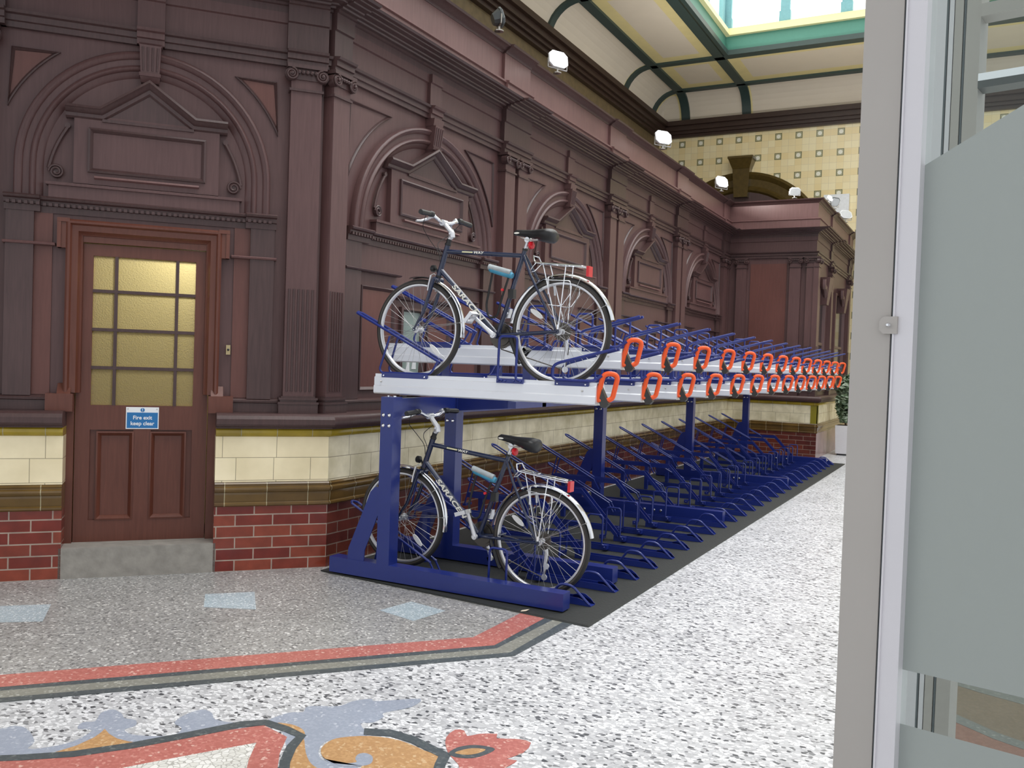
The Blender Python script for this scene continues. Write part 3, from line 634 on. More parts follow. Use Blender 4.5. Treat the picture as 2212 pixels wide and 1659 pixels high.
# border line runs from far left, bends, and passes under the mat
def band(px_top,px_bot,z,mat,name): inlay(px_top+px_bot[::-1],z,mat,name)
ext=lambda a,b,t:(a[0]+(b[0]-a[0])*t,a[1]+(b[1]-a[1])*t)
T0=[(0,1458.6),(1022,1377),(1134,1320)]; T1=[(0,1485),(1068,1394.5),(1178,1335)]; T2=[(0,1493),(1073,1401),(1191,1341)]; T3=[(0,1508.5),(1102,1410),(1214,1345)]; T4=[(0,1518),(1111,1417.5),(1232,1351)]
def xt(T): return [ext(T[0],T[1],-.35)]+T[1:2]+[ext(T[1],T[2],1.6)]
T0,T1,T2,T3,T4=map(xt,(T0,T1,T2,T3,T4))
gz=[W1(-3.4,0,0),W1(0,0,0),Vector((-4.06,8,0))]
P=[(fl(*p).x,fl(*p).y) for p in T0]; inlay([(gz[0].x,gz[0].y),(gz[1].x,gz[1].y),(gz[2].x,gz[2].y),(P[2][0]-.2,8)]+P[::-1],.0012,'terrazzo_grey','grey_field',False)
band(T0,T1,.0016,'inlay_red','red_band'); band(T1,T2,.002,'inlay_dark','dark_line'); band(T2,T3,.0016,'inlay_olive','olive_band'); band(T3,T4,.002,'inlay_dark','dark_line')
for q in ([(443,1284),(550,1279),(553,1317),(440,1312)],[(-40,1311),(110,1306),(92,1343),(-60,1346)],[(820,1319),(888,1300),(962,1320),(893,1342)]):
    inlay(q,.0022,'inlay_pale','pale_square')
def za(pts): return [(x/3.16,1450+y/3.16) for x,y in pts]
def zb(pts): return [(560+x/3.16,1450+y/3.16) for x,y in pts]
def smooth(pts,n=4):
    out=[]; K=len(pts)
    for i in range(K):
        p0,p1,p2,p3=pts[i-1],pts[i],pts[(i+1)%K],pts[(i+2)%K]
        for j in range(n):
            t=j/n; out.append(tuple(.5*((2*p1[k])+(-p0[k]+p2[k])*t+(2*p0[k]-5*p1[k]+4*p2[k]-p3[k])*t*t+(-p0[k]+3*p1[k]-3*p2[k]+p3[k])*t**3) for k in (0,1)))
    return out
def stroke(pts,w,closed=False):
    L=[];R=[];K=len(pts)
    for i,p in enumerate(pts):
        a=pts[i-1] if (i or closed) else p; b=pts[(i+1)%K] if (i<K-1 or closed) else p
        d=Vector((b[0]-a[0],b[1]-a[1])).normalized(); L.append((p[0]-d.y*w*.95,p[1]+d.x*w/2)); R.append((p[0]+d.y*w*.95,p[1]-d.x*w/2))
    return (L,R) if closed else L+R[::-1]
inlay(smooth(za([(-200,420),(0,395),(100,375),(185,395),(235,480),(190,530),(330,520),(500,480),(630,405),(530,392),(565,350),(650,342),(690,285),(770,262),(830,290),(850,322),(925,335),(925,372),(850,400),(900,432),(1060,445),(1200,432),(1240,385),(1190,355),(1260,300),(1380,262),(1450,290),(1470,330),(1620,355),(1800,350),(1500,420),(900,540),(300,610),(-200,620)]),3),.0012,'inlay_blue','blue_leaf_scroll')
inlay(smooth(zb([(50,345),(200,285),(300,280),(335,240),(540,240),(640,205),(765,190),(780,205),(900,200),(1100,190),(1040,245),(850,285),(850,312),(780,350),(690,360),(735,440),(560,455),(440,490),(405,560),(460,620),(640,640),(700,720),(300,720),(200,560),(150,400)]),3),.0012,'inlay_blue','blue_leaf_scroll')
inlay(za([(370,556),(520,510),(640,455),(690,420),(715,395),(745,430),(800,462),(880,482),(970,492),(900,530),(380,565)]),.0016,'inlay_ochre','ochre_point')
inlay(smooth(zb([(110,355),(220,365),(290,395),(312,430),(280,440),(180,400)]),3),.0016,'inlay_ochre','ochre_point')
inlay(za([(-200,620),(300,590),(900,525),(1400,425),(1800,370),(1960,450),(1910,560),(1880,760),(-200,760)]),.0014,'inlay_red','red_border')
inlay(za([(300,740),(700,690),(1000,630),(1400,555),(1750,490),(1700,600),(1660,760),(300,780)]),.0018,'inlay_white','white_field')
inlay(smooth(zb([(200,720),(205,600),(235,520),(300,455),(318,560),(360,640),(460,690),(600,740),(400,800),(210,800)]),3),.0018,'inlay_ochre','ochre_scroll')
inlay(smooth(zb([(420,540),(470,485),(560,455),(760,445),(960,475),(1130,545),(1235,600),(1180,760),(900,800),(650,740),(700,650),(560,630),(450,600)]),3),.0018,'inlay_ochre','ochre_scroll')
inlay(smooth(zb([(655,600),(675,570),(725,562),(772,585),(765,630),(700,650),(560,650),(440,600),(500,632),(620,630),(665,622)]),3),.0022,'inlay_blue','blue_spiral')
inlay(stroke(za([(-200,605),(150,592),(500,568),(900,510),(1300,435),(1650,365),(1815,352),(1960,400),(2055,445),(1990,520),(1945,620),(1930,780)]),12.5),.0026,'inlay_dark','dark_outline')
inlay(stroke(zb([(715,415),(900,425),(1050,470),(1170,530),(1280,585)]),14),.0026,'inlay_dark','dark_outline')
inlay(stroke(zb([(1270,570),(1235,640),(1200,760)]),13),.0028,'inlay_dark','dark_outline')
inlay(smooth(zb([(1275,520),(1275,455),(1335,402),(1400,408),(1420,445),(1500,430),(1625,430),(1620,460),(1760,465),(1855,490),(1800,560),(1690,600),(1760,612),(1700,650),(1600,700),(1400,720),(1360,640),(1300,575)]),2),.0018,'inlay_red','red_flower')
lp=smooth(zb([(1290,565),(1350,525),(1440,508),(1530,512),(1610,535),(1540,575),(1450,597),(1350,592)]),3)
inlay(lp,.0024,'inlay_dark','dark_outline'); inlay(smooth(zb([(1335,562),(1400,538),(1470,530),(1545,538),(1500,562),(1420,575)]),3),.0029,'inlay_ochre','ochre_point')
# mosaic seen through the glass screen, its shade painted into ochre and red
inlay([(2040,1455),(2300,1520),(2300,1640),(2060,1560),(2015,1510)],.0014,'inlay_ochre_shade','ochre_scroll'); inlay([(2015,1510),(2060,1560),(2300,1640),(2300,1740),(2000,1590)],.0014,'inlay_red_shade','red_border')
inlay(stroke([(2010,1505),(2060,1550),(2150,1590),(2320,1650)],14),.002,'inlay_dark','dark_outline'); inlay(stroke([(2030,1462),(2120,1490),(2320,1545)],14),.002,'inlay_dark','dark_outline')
# rubber mat under the rack
mb=MB(); mb.hull([Vector(p) for p in ((-4.02,4.90,.003),(-1.93,4.73,.003),(-1.94,15.75,.003),(-4.02,15.75,.003))],[Vector(p) for p in ((-4.02,4.90,.011),(-1.94,4.74,.011),(-1.95,15.74,.011),(-4.02,15.74,.011))])
tag(mb.build('rubber_mat','mat_rubber',None,False),'black rubber mat laid under the whole bike rack','mat')
c=fl(1128,1322,.003); mb=MB(); pts=[(-.035,-.01,0),(-.01,-.018,.004),(.03,-.008,.012),(.045,.004,.022),(.02,.014,.012),(-.02,.012,.002)]
mb.hull([c+Vector((x,y,z)) for x,y,z in pts],[c+Vector((x,y,z+.002)) for x,y,z in pts]); tag(mb.build('dry_leaf','paper',None,False),'small curled tan scrap lying against the front edge of the mat','scrap')
# ------------------------------------------------------------------ bicycle parking: frame
frm=thing('rack_frame','blue steel posts and beams carrying the two tier bike rack','rack frame',(-3.4,4.93,.011),world=True)
FY=[4.93,5.74,8.66,11.93,15.19]
def bolt(mb,p,n,r=.011): mb.lathe([(r,0),(r,.007),(r*.5,.011)],p,n,10)
for q,y in enumerate(FY):
    h=.05
    mb=MB(); mb.box(-3.93,-2.16,y-h,y+h,.02,.125)
    for x in (-3.93,-2.16): pass
    bm_=mb.build('floor_beam','blue',frm,False)
    for x in (-3.85,-2.25): mb=MB(); mb.lathe([(.03,.0),(.03,.010)],(x,y,.0115),(0,0,1),12); mb.build('foot','black',bm_)
    if q:
        for x in (-2.95,-2.85,-2.78): mb=MB(); bolt(mb,(x,y-h,.075),(0,-1,0),.013); mb.build('bolt','chrome',bm_)
    mb=MB(); mb.box(-3.535,-3.435,y-.05,y+.05,.125,1.245); post=mb.build('post','blue',frm,False)
    mb=MB(); 
    br=[(-3.78,.125),(-3.645,.125),(-3.64,.20),(-3.535,.46),(-3.535,.64),(-3.57,.635),(-3.605,.60),(-3.63,.54),(-3.775,.20)]
    fr2=Fr((0,y-.04,0),(1,0,0),(0,-1,0)); mb.prism(br,-.004,.004,fr2); mb.build('brace_plate','blue',post,False)
    for x in (-3.51,-3.462):
        for z in (1.055,1.125): mb=MB(); bolt(mb,(x,y-.05,z),(0,-1,0),.012); mb.build('bolt','chrome',post)
        mb=MB(); mb.lathe([(.012,0),(.012,.010)],(x,y,1.243),(0,0,1),8); mb.build('bolt','chrome',post)
mb=MB(); mb.box(-3.525,-3.445,FY[0]+.05,FY[-1]+.3,1.115,1.235); mb.build('long_beam','blue',frm,False)
mb=MB(); mb.box(-2.80,-2.74,5.3,FY[-1]+.3,1.195,1.24); mb.build('long_beam','blue',frm,False)
for y in FY[1:]:
    mb=MB(); mb.hull([Vector(p) for p in ((-3.44,y-.03,1.13),(-3.44,y+.03,1.13),(-3.44,y+.03,1.235),(-3.44,y-.03,1.235))],[Vector(p) for p in ((-2.74,y-.03,1.195),(-2.74,y+.03,1.195),(-2.74,y+.03,1.235),(-2.74,y-.03,1.235))]); mb.build('cantilever_arm','blue',frm,False)
# ---- upper trays (local: x as in the hall, y across, z0 = tray underside)
def make_tray(name,x0,x1,high):
    t=thing(name,'tray','bike tray',(0,0,0))
    zb=0.0; mb=MB()
    prof=[(-.078,.008),(-.07,0),(.07,0),(.078,.008),(.078,.052),(.071,.060),(.071,.112),(.066,.118),(.060,.118),(.060,.138),(.047,.138),(.047,.112),(.030,.108),(.02,.098),(-.02,.098),(-.030,.108),(-.047,.112),(-.047,.138),(-.060,.138),(-.060,.118),(-.066,.118),(-.071,.112),(-.071,.060),(-.078,.052)]
    n=len(prof); mb.add([(x,y,z) for x in (x0,x1) for y,z in prof],[(k,(k+1)%n,n+(k+1)%n,n+k) for k in range(n)]+[list(range(n))[::-1],list(range(n,2*n))])
    ch=mb.build('channel','alu',t,False)
    for x in (x0+.06,x1-.09): mb=MB(); bolt(mb,(x,-.072,.085),(0,-1,0),.006); mb.build('screw','steel',ch)
    if high:   # legs that lift the tray off the beam
        for x in (-3.485,-2.77):
            mb=MB(); mb.box(x-.03,x+.03,-.05,.05,-.232,-.001); mb.build('riser','blue',t,False)
    def bracket(a,b,nm):
        for sg in (-1,1):
            mb=MB(); mb.box(a,b,sg*.0655-.0045,sg*.0655+.0045,.108,.146); o=mb.build(nm,'blue',t,False)
            if sg<0:
                for x in (a+.02,b-.02): mb=MB(); bolt(mb,(x,sg*.07,.126),(0,sg,0),.006); mb.build('screw','chrome',o)
    # front wheel holder
    sh=0.0
    f=lambda x,z,y:(x+sh,y,z)
    bracket(-3.675,-3.30,'front_bracket')
    mb=MB()
    for sg in (-1,1):
        mb.tube(rounded([f(-3.63,.40,sg*.05),f(-3.705,.17,sg*.055),f(-3.685,.145,sg*.056),f(-3.295,.148,sg*.056),f(-3.275,.165,sg*.052),f(-3.235,.238,sg*.044)],.02,4),.0075,8)
        mb.tube([f(-3.225,.230,sg*.034),f(-3.60,.408,sg*.036),f(-3.93,.560,sg*.03)],.0095,8)
    mb.tube([f(-3.93,.560,-.03),f(-3.945,.567,0),f(-3.93,.560,.03)],.0095,8)
    mb.build('front_wheel_guide','blue',t)
    # hoop
    mb=MB()
    for sg in (-1,):
        mb.box(-2.765,-2.572,-.079,-.061,.112,.142)
        for x in (-2.75,-2.70,-2.64,-2.59): bolt(mb,(x,-.079,.127),(0,-1,0),.006)
    mb.tube(rounded([(-2.72,-.078,.127),(-2.757,-.078,.14),(-2.752,-.078,.412),(-2.622,-.078,.412),(-2.626,-.078,.14),(-2.59,-.078,.127)],.03,5),.0085,8)
    mb.build('frame_hoop','blue',t)
    # rear wheel holder
    bracket(-2.355,-2.125,'rear_bracket')
    mb=MB()
    for sg in (-1,1):
        mb.tube(rounded([(-2.045,sg*.055,.185),(-2.085,sg*.060,.155),(-2.12,sg*.072,.147),(-2.34,sg*.078,.149),(-2.368,sg*.078,.165),(-2.365,sg*.076,.235),(-2.33,sg*.07,.255),(-1.97,sg*.030,.350)],.025,4),.0095,8)
    mb.build('rear_wheel_guide','blue',t)
    mb=MB(); mb.hull([Vector(p) for p in ((-2.105,-.045,.125),(-2.105,-.012,.125),(-2.012,-.012,-.002),(-2.045,-.012,-.012),(-2.045,-.045,-.012),(-2.012,-.045,-.002))][:0] or [Vector((-2.112,-.045,.135)),Vector((-2.065,-.045,.135)),Vector((-2.0,-.045,.01)),Vector((-2.02,-.045,-.012)),Vector((-2.05,-.045,-.012))],
        [Vector((-2.112,-.008,.135)),Vector((-2.065,-.008,.135)),Vector((-2.0,-.008,.01)),Vector((-2.02,-.008,-.012)),Vector((-2.05,-.008,-.012))])
    hb=mb.build('handle_bracket','plate_dark',t,False)
    mb=MB(); mb.tube(rounded([(-2.046,-.026,.030),(-2.078,-.040,.033),(-2.040,-.042,.200),(-1.956,-.008,.194),(-1.992,-.006,.042),(-2.03,-.026,.030)],.042,7),.016,10,radii=None)
    mb.build('handle','orange',t)
    return t
LOW=make_tray('upper_bike_tray',-3.735,-2.075,False); HIGH=make_tray('upper_bike_tray',-3.92,-2.075,True)
ORD=['first','second','third','fourth','fifth','sixth','seventh','eighth','ninth','tenth','eleventh','twelfth','thirteenth']
for i in range(26):
    src=HIGH if i%2 else LOW; y=5.14+.41*i; z=1.478 if i%2 else 1.256
    n=i//2; lv='raised' if i%2 else 'lower'
    if i==0: lb='white upper tray with orange handle holding the bicycle, nearest the camera'
    else: lb='empty white upper tray with orange handle, %s of the %s row from the near end'%(ORD[n],lv)
    o=src if i<2 else dup(src,(0,y,z)); o.location=(0,y,z); o['label']=lb; o['group']='upper bike trays'
# ---- lower stands
def make_stand(high):
    t=thing('lower_bike_stand','stand','bike stand',(0,0,0)); dz=.275 if high else 0.0
    mb=MB(); P=[(-.036,.012),(.036,.012),(.036,.055),(.03,.055),(.03,.018),(-.03,.018),(-.03,.055),(-.036,.055)]
    n=len(P)
    xs=[-2.72 if high else -3.70,-2.16,-2.10,-2.072]; sc=[1,1,.62,.15]
    vs=[(x,y,.012+(z-.012)*s) for x,s in zip(xs,sc) for y,z in P]
    mb.add(vs,[(a*n+k,a*n+(k+1)%n,(a+1)*n+(k+1)%n,(a+1)*n+k) for a in range(3) for k in range(n)]+[list(range(n))[::-1],[3*n+k for k in range(n)]])
    mb.build('floor_channel','blue',t,False)
    if high:
        def seg(A,B,mb):
            (xa,za),(xb,zb_)=A,B
            vs=[(x,y,z0+zz-.012) for (x,z0) in (A,B) for y,zz in P]; mb.add(vs,[(k,(k+1)%n,n+(k+1)%n,n+k) for k in range(n)]+[list(range(n))[::-1],list(range(n,2*n))])
        mb=MB(); seg((-3.03,.385),(-2.69,.03),mb); mb.build('ramp','blue',t,False)
        mb=MB(); seg((-3.70,.385),(-3.03,.385),mb); mb.build('raised_channel','blue',t,False)
        mb=MB(); mb.box(-3.60,-3.56,-.02,.02,.012,.385); mb.build('support_leg','blue',t,False)
    # wheel guide
    mb=MB()
    for sg in (-1,1):
        mb.tube([(-3.245,sg*.036,.128+dz),(-3.60,sg*.034,.305+dz),(-3.925,sg*.034,.462+dz)],.0085,8)
        mb.tube([(-3.645,sg*.04,.33+dz),(-3.715,sg*.04,.055+dz)],.007,6); mb.tube([(-3.255,sg*.036,.132+dz),(-3.20,sg*.034,.04+dz)],.0075,6)
    mb.tube(rounded([(-3.925,-.034,.462+dz),(-3.955,0,.476+dz),(-3.925,.034,.462+dz)],.02,4),.0085,8)
    mb.box(-3.73,-3.70,-.05,.05,.04+dz,.058+dz)
    mb.build('wheel_guide','blue',t)
    mb=MB(); mb.tube(rounded([(-2.80,-.075,.055),(-2.776,-.075,.06),(-2.772,-.075,.30),(-2.645,-.075,.30),(-2.648,-.075,.06),(-2.625,-.075,.055)],.03,5),.008,8)
    for x in (-2.81,-2.62):
        mb.box(x-.02,x+.02,-.084,-.03,.028,.062); bolt(mb,(x,-.084,.045),(0,-1,0),.007)
    mb.build('frame_hoop','blue',t)
    mb=MB()
    mb.tube(rounded([(-2.36,-.034,.03),(-2.345,-.034,.045),(-2.285,-.036,.128),(-2.20,-.036,.126),(-2.085,-.03,.022)],.03,5),.0088,8)
    mb.build('end_loop','blue',t); mb=MB()
    sf=Fr((0,.033,0),(1,0,0),(0,-1,0)); mb.prism([(-2.22,.02),(-2.22,.055),(-2.165,.072),(-2.135,.068),(-2.10,.045),(-2.073,.016)],-.003,.003,sf)
    mb.build('end_cheek','blue',t,False)
    return t
S0=make_stand(False); S1=make_stand(True)
for i in range(26):
    src=S1 if i%2 else S0; y=5.14+.41*i; o=src if i<2 else dup(src,(0,y,0)); o.location=(0,y,0)
    if i==0: lb='blue floor level stand holding the lower bicycle at the near end'
    elif i%2: lb='empty blue bike stand with raised ramp, %s raised one from the near end'%ORD[i//2]
    else: lb='empty blue bike stand flat on the floor, %s flat one from the near end'%ORD[i//2]
    o['label']=lb; o['group']='lower bike stands'
# ------------------------------------------------------------------ bicycles
WB=1.072; HR=.343
def make_bike():
    t=thing('bicycle','bike','bicycle',(0,0,0),'parked bicycles')
    V3=lambda x,z,y=0: Vector((x,y,z))
    BB=V3(-.452,.312); HT=V3(-.860,.905); HB=V3(-.918,.715); FH=V3(-WB,HR); RH=V3(0,HR); SC_=V3(-.283,.832)
    ax=(HT-HB).normalized()
    mb=MB()
    mb.tube([HT+ax*.012,HB-ax*.01],.0185,14)
    mb.tube([HT-ax*.035,SC_+V3(0,-.004)],.0150,14); mb.tube([HB+ax*.035,BB],.0170,14); mb.tube([BB,SC_+(SC_-BB).normalized()*.035],.0150,14)
    mb.lathe([(.022,-.036),(.022,.036)],BB,(0,1,0),14)
    for sg in (-1,1):
        y=sg*.062
        mb.tube([BB+V3(0,0,sg*.022),BB*.75+RH*.25+V3(0,0,sg*.045),RH+V3(0,0,y)],.0095,10); mb.tube([SC_+V3(.006,0,sg*.016),SC_*.75+RH*.25+V3(0,0,sg*.042),RH+V3(0,0,y)],.0085,10)
        mb.lathe([(.018,0),(.018,.005)],RH+V3(0,0,y-.0025),(0,1,0),10)
    mb.tube([BB*.62+RH*.38+V3(0,.02,-.045),BB*.62+RH*.38+V3(0,.02,.045)],.007,8)
    fr_=mb.build('frame','frame_blue',t)
    mb=MB()
    for p,r in ((HT+ax*.014,.0205),(HB-ax*.012,.0205)): mb.lathe([(r,-.007),(r+.002,0),(r,.007)],p,ax,14)
    mb.lathe([(.017,0),(.017,.03)],HT+ax*.02,ax,12)
    mb.build('headset','black',fr_)
    # lettering on the near side of the tubes
    dt=(BB-(HB+ax*.035)); L=dt.length; dn=dt.normalized(); mid=HB+ax*.035+dn*L*.50; up=Vector((0,-1,0)).cross(dn)
    if up.z<0: up=-up
    nrm=Vector((0,-1,0)); 
    text('SARACEN','down_tube_lettering',.046,'decal',basis(mid+Vector((0,-.0178,0)),dn,up),fr_,sx=1.62,bold=.0014,shear=.25,ext=.0008)
    tt=(SC_-(HT-ax*.035)).normalized(); upt=Vector((0,-1,0)).cross(tt); upt=upt if upt.z>0 else -upt
    o0=HT-ax*.035+tt*.185
    text('WAY','top_tube_lettering',.024,'decal',basis(o0+tt*.075+Vector((0,-.0158,0)),tt,upt),fr_,sx=1.35,bold=.0006,shear=.2,ext=.0006)
    mb=MB(); a=o0-tt*.05; mb.hull([a+upt*.006+Vector((0,-.0152,0)),a+tt*.085+upt*.006+Vector((0,-.0152,0)),a+tt*.08-upt*.003+Vector((0,-.0152,0)),a-upt*.003+Vector((0,-.0152,0))],[a+upt*.006+Vector((0,-.0162,0)),a+tt*.085+upt*.006+Vector((0,-.0162,0)),a+tt*.08-upt*.003+Vector((0,-.0162,0)),a-upt*.003+Vector((0,-.0162,0))]); mb.build('top_tube_stripe','decal_yellow',fr_,False)
    # fork
    mb=MB(); CR=HB-ax*.032
    mb.tube([HB-ax*.015,CR-ax*.01],.018,12); mb.tube([CR+V3(0,0,-.052),CR+V3(0,0,.052)],.014,10)
    for sg in (-1,1):
        y=sg*.055
        mb.tube([CR+V3(0,0,y),CR-ax*.13+V3(0,0,y),CR-ax*.24+V3(-.005,0,y),V3(-1.04,.40,y),FH+V3(0,0,y)],.0,10,radii=[.0135,.0125,.0105,.0085,.007])
        mb.lathe([(.013,0),(.013,.005)],FH+V3(0,0,y-.0025),(0,1,0),10)
    mb.build('fork','frame_blue',t)
    # wheels
    def wheel(c,name,rear):
        mb=MB(); R=.3245
        ring=[c+V3(R*math.cos(a),R*math.sin(a)) for a in [2*PI*k/72 for k in range(72)]]
        mb.tube(ring,.0195,12,True); w=mb.build(name,'rubber',t)
        mb=MB()
        for sg in (-1,1): 
            vs=[];n_=72
            for k in range(n_):
                a=2*PI*k/n_; vs+= [c+V3(.316*math.cos(a),.316*math.sin(a),sg*.0180),c+V3(.326*math.cos(a),.326*math.sin(a),sg*.0197)]
            mb.add(vs,[(2*k,2*k+1,(2*k+3)%(2*n_),(2*k+2)%(2*n_)) for k in range(n_)])
        mb.build('tyre_wall_stripe','tyre_wall',w)
        mb=MB(); pr=[(-.0125,.313),(-.0125,.300),(-.007,.296),(.007,.296),(.0125,.300),(.0125,.313),(.0,.309)]; n_=72; q=len(pr)
        mb.add([c+V3(r*math.cos(2*PI*k/n_),r*math.sin(2*PI*k/n_),y) for k in range(n_) for y,r in pr],[(k*q+j,k*q+(j+1)%q,((k+1)%n_)*q+(j+1)%q,((k+1)%n_)*q+j) for k in range(n_) for j in range(q)])
        mb.build('rim','rim',w)
        mb=MB()
        for k in range(36):
            a=2*PI*k/36; sg=1 if k%2 else -1; b=a+(.95 if (k//2)%2 else -.95)
            mb.tube([c+V3(.021*math.cos(b),.021*math.sin(b),sg*.030),c+V3(.298*math.cos(a),.298*math.sin(a),sg*.003)],.00105,4)
        mb.build('spokes','spoke',w)
        mb=MB(); mb.lathe([(.006,-.058),(.009,-.05),(.010,-.036),(.024,-.033),(.024,-.028),(.013,-.024),(.012,.024),(.024,.028),(.024,.033),(.010,.036),(.009,.05),(.006,.058)],c,(0,1,0),16); mb.build('hub','silver',w)
        mb=MB(); a=2.55 if rear else -.75; u=V3(math.cos(a),math.sin(a)); v=V3(-math.sin(a),math.cos(a)); cc=c+u*.20+V3(0,0,-.014)
        mb.add([cc+u*(.052*math.cos(b))+v*(.016*math.sin(b))+V3(0,0,d) for d in (-.004,.004) for b in [2*PI*k/16 for k in range(16)]],[list(range(16))[::-1],list(range(16,32))]+[(k,(k+1)%16,16+(k+1)%16,16+k) for k in range(16)])
        mb.build('wheel_reflector','reflector_white',w)
        if rear:
            mb=MB()
            for k,r in enumerate((.060,.053,.047,.041,.035,.029)): mb.lathe([(r-.004,.0),(r,.001),(r,.003),(r-.004,.004)],c+V3(0,0,.026+k*.005),(0,1,0),22)
            mb.build('cassette','chain',w)
    wheel(FH,'front_wheel',False); wheel(RH,'rear_wheel',True)
    # mudguards
    def guard(c,a0,a1,name):
        mb=MB(); R=.362; pr=[(R-.010,-.024),(R-.002,-.020),(R+.003,-.010),(R+.004,0),(R+.003,.010),(R-.002,.020),(R-.010,.024)]; n_=36; q=len(pr)
        mb.add([c+V3(r*math.cos(a0+(a1-a0)*k/n_),r*math.sin(a0+(a1-a0)*k/n_),y) for k in range(n_+1) for r,y in pr],[(k*q+j,k*q+j+1,(k+1)*q+j+1,(k+1)*q+j) for k in range(n_) for j in range(q-1)])
        g=mb.build(name,'chrome',t); g['label']='bright silver mudguard'; return g
    g1=guard(FH,math.radians(-8),math.radians(102),'front_mudguard'); g2=guard(RH,math.radians(12),math.radians(172),'rear_mudguard')
    def stay(c,angs,g):
        mb=MB()
        for a in angs:
            for sg in (-1,1): mb.tube([c+V3(.0,.012,sg*.058),c+V3(.352*math.cos(a),.352*math.sin(a),sg*.027)],.002,5)
            mb.lathe([(.006,-.028),(.006,.028)],c+V3(.352*math.cos(a),.352*math.sin(a)),(0,1,0),8)
        mb.build('mudguard_stay','spoke',g)
    stay(FH,[math.radians(8),math.radians(40)],g1); stay(RH,[math.radians(28),math.radians(68)],g2)
    # stem and bars
    K=V3(-.827,.992); CL=V3(-.893,1.063)
    mb=MB(); mb.tube([HT+ax*.03,HT+ax*.075],.0125,12); mb.tube([HT+ax*.05,K+V3(.0,-.02)],.0155,12); mb.tube([K+V3(.004,-.03),K,K+V3(-.008,.012)],.019,12); mb.tube([K,CL],.0,12,radii=[.017,.0155]); mb.lathe([(.021,-.026),(.021,.026)],CL,(0,1,0),16); mb.lathe([(.008,-.024),(.008,.024)],K+V3(-.004,-.004),(0,1,0),10)
    mb.build('stem','silver',t)
    hp=[CL+V3(.01,.028,-.29),CL+V3(.006,.033,-.20),CL+V3(-.002,.03,-.13),CL+V3(.004,.008,-.07),CL+V3(0,0,-.03)]
    mir=[Vector((p.x+.02,-p.y,p.z)) for p in hp[:4]][::-1]
    mb=MB(); mb.tube(rounded(hp+[CL+V3(0,0,.03)]+mir,.03,3),.0115,12); hbar=mb.build('handlebar','chrome',t)
    for sg in (-1,1):
        e=hp[0] if sg<0 else mir[-1]; i_=hp[1] if sg<0 else mir[-2]
        dirv=(i_-e).normalized()
        mb=MB(); mb.tube([e-dirv*.012,e+dirv*.01,e+dirv*.06,e+dirv*.105],.0,12,radii=[.0165,.0185,.0165,.0165]); mb.build('grip','black',hbar)
        mb=MB(); mb.tube([e+dirv*.105,e+dirv*.112,e+dirv*.145],.0,12,radii=[.017,.021,.018]); mb.build('gear_shifter','black',hbar)
        q=e+dirv*.165
        mb=MB(); mb.tube([q,q+V3(-.02,-.012)],.016,10); mb.tube([q+V3(-.02,-.012,0),q+V3(-.055,-.03,sg*.01),q+V3(-.075,-.045,sg*.045),q+V3(-.085,-.05,sg*.085)],.0,8,radii=[.011,.009,.0075,.007],flat=(1,1.3)); mb.build('brake_lever','silver',hbar)
    mb=MB()
    for sg in (-1,1):
        q=(hp[1] if sg<0 else mir[-2])
        mb.tube(rounded([q+V3(-.02,-.01),q+V3(-.07,-.08,-sg*.03),V3(-.97,.93,sg*.03),V3(-.915,.865,sg*.012),V3(-.90,.80,sg*.022)],.09,6),.0024,6)
    mb.build('brake_cable','black',hbar)
    mb=MB(); 
    for cpos,sg in ((V3(-.962,.69),1),(V3(-.085,.66),-1)):
        for s2 in (-1,1):
            mb.tube([cpos+V3(0,.02,s2*.036),cpos+V3(-.01*sg,-.05,s2*.046),cpos+V3(-.012*sg,-.085,s2*.05)],.007,8)
        mb.tube([cpos+V3(0,.02,-.036),cpos+V3(0,.035,0),cpos+V3(0,.02,.036)],.003,6)
    mb.build('brake_caliper','silver',t)
    lm=MB(); lc=V3(-.946,.757); lm.lathe([(.004,.0),(.024,.006),(.024,.03),(.018,.036)],lc,(-1,0,.05),14); lm.tube([lc+V3(.005,0),HB+V3(-.01,-.0)],.006,6); lm.build('front_lamp','black',t)
    # saddle
    mb=MB(); rows=[]; n_=14
    prof=[(-.352,.972,.017,.014,.012),(-.335,.978,.021,.018,.02),(-.28,.976,.024,.018,.028),(-.22,.971,.034,.02,.034),(-.16,.968,.055,.025,.052),(-.11,.966,.075,.029,.064),(-.075,.962,.075,.028,.062),(-.058,.952,.055,.016,.04)]
    vs=[]
    for x,z,w,tp,bt in prof:
        for k in range(n_):
            a=2*PI*k/n_; zz=math.sin(a); vs.append(V3(x,z+(tp*zz if zz>0 else bt*zz),w*math.cos(a)))
    mb.add(vs,[(i*n_+k,i*n_+(k+1)%n_,(i+1)*n_+(k+1)%n_,(i+1)*n_+k) for i in range(len(prof)-1) for k in range(n_)]+[list(range(n_))[::-1],[(len(prof)-1)*n_+k for k in range(n_)]])
    sd=mb.build('saddle','black',t,ang=60)
    mb=MB(); mb.add([V3(-.325+.014*math.cos(a)*1.4,.972+.006*math.sin(a),-.0235) for a in [2*PI*k/12 for k in range(12)]],[list(range(12))]); mb.build('saddle_badge','decal',sd,False)
    mb=MB()
    for sg in (-1,1): mb.tube([V3(-.30,.945,sg*.012),V3(-.25,.926,sg*.02),V3(-.19,.926,sg*.021),V3(-.10,.935,sg*.025)],.0035,6)
    mb.build('saddle_rails','steel',sd)
    sa=(SC_-BB).normalized()
    mb=MB(); mb.tube([SC_+sa*.02,SC_+sa*.098],.0128,12); mb.lathe([(.018,-.02),(.018,.02)],SC_+sa*.10,(0,1,0),12); mb.build('seat_post','silver',t)
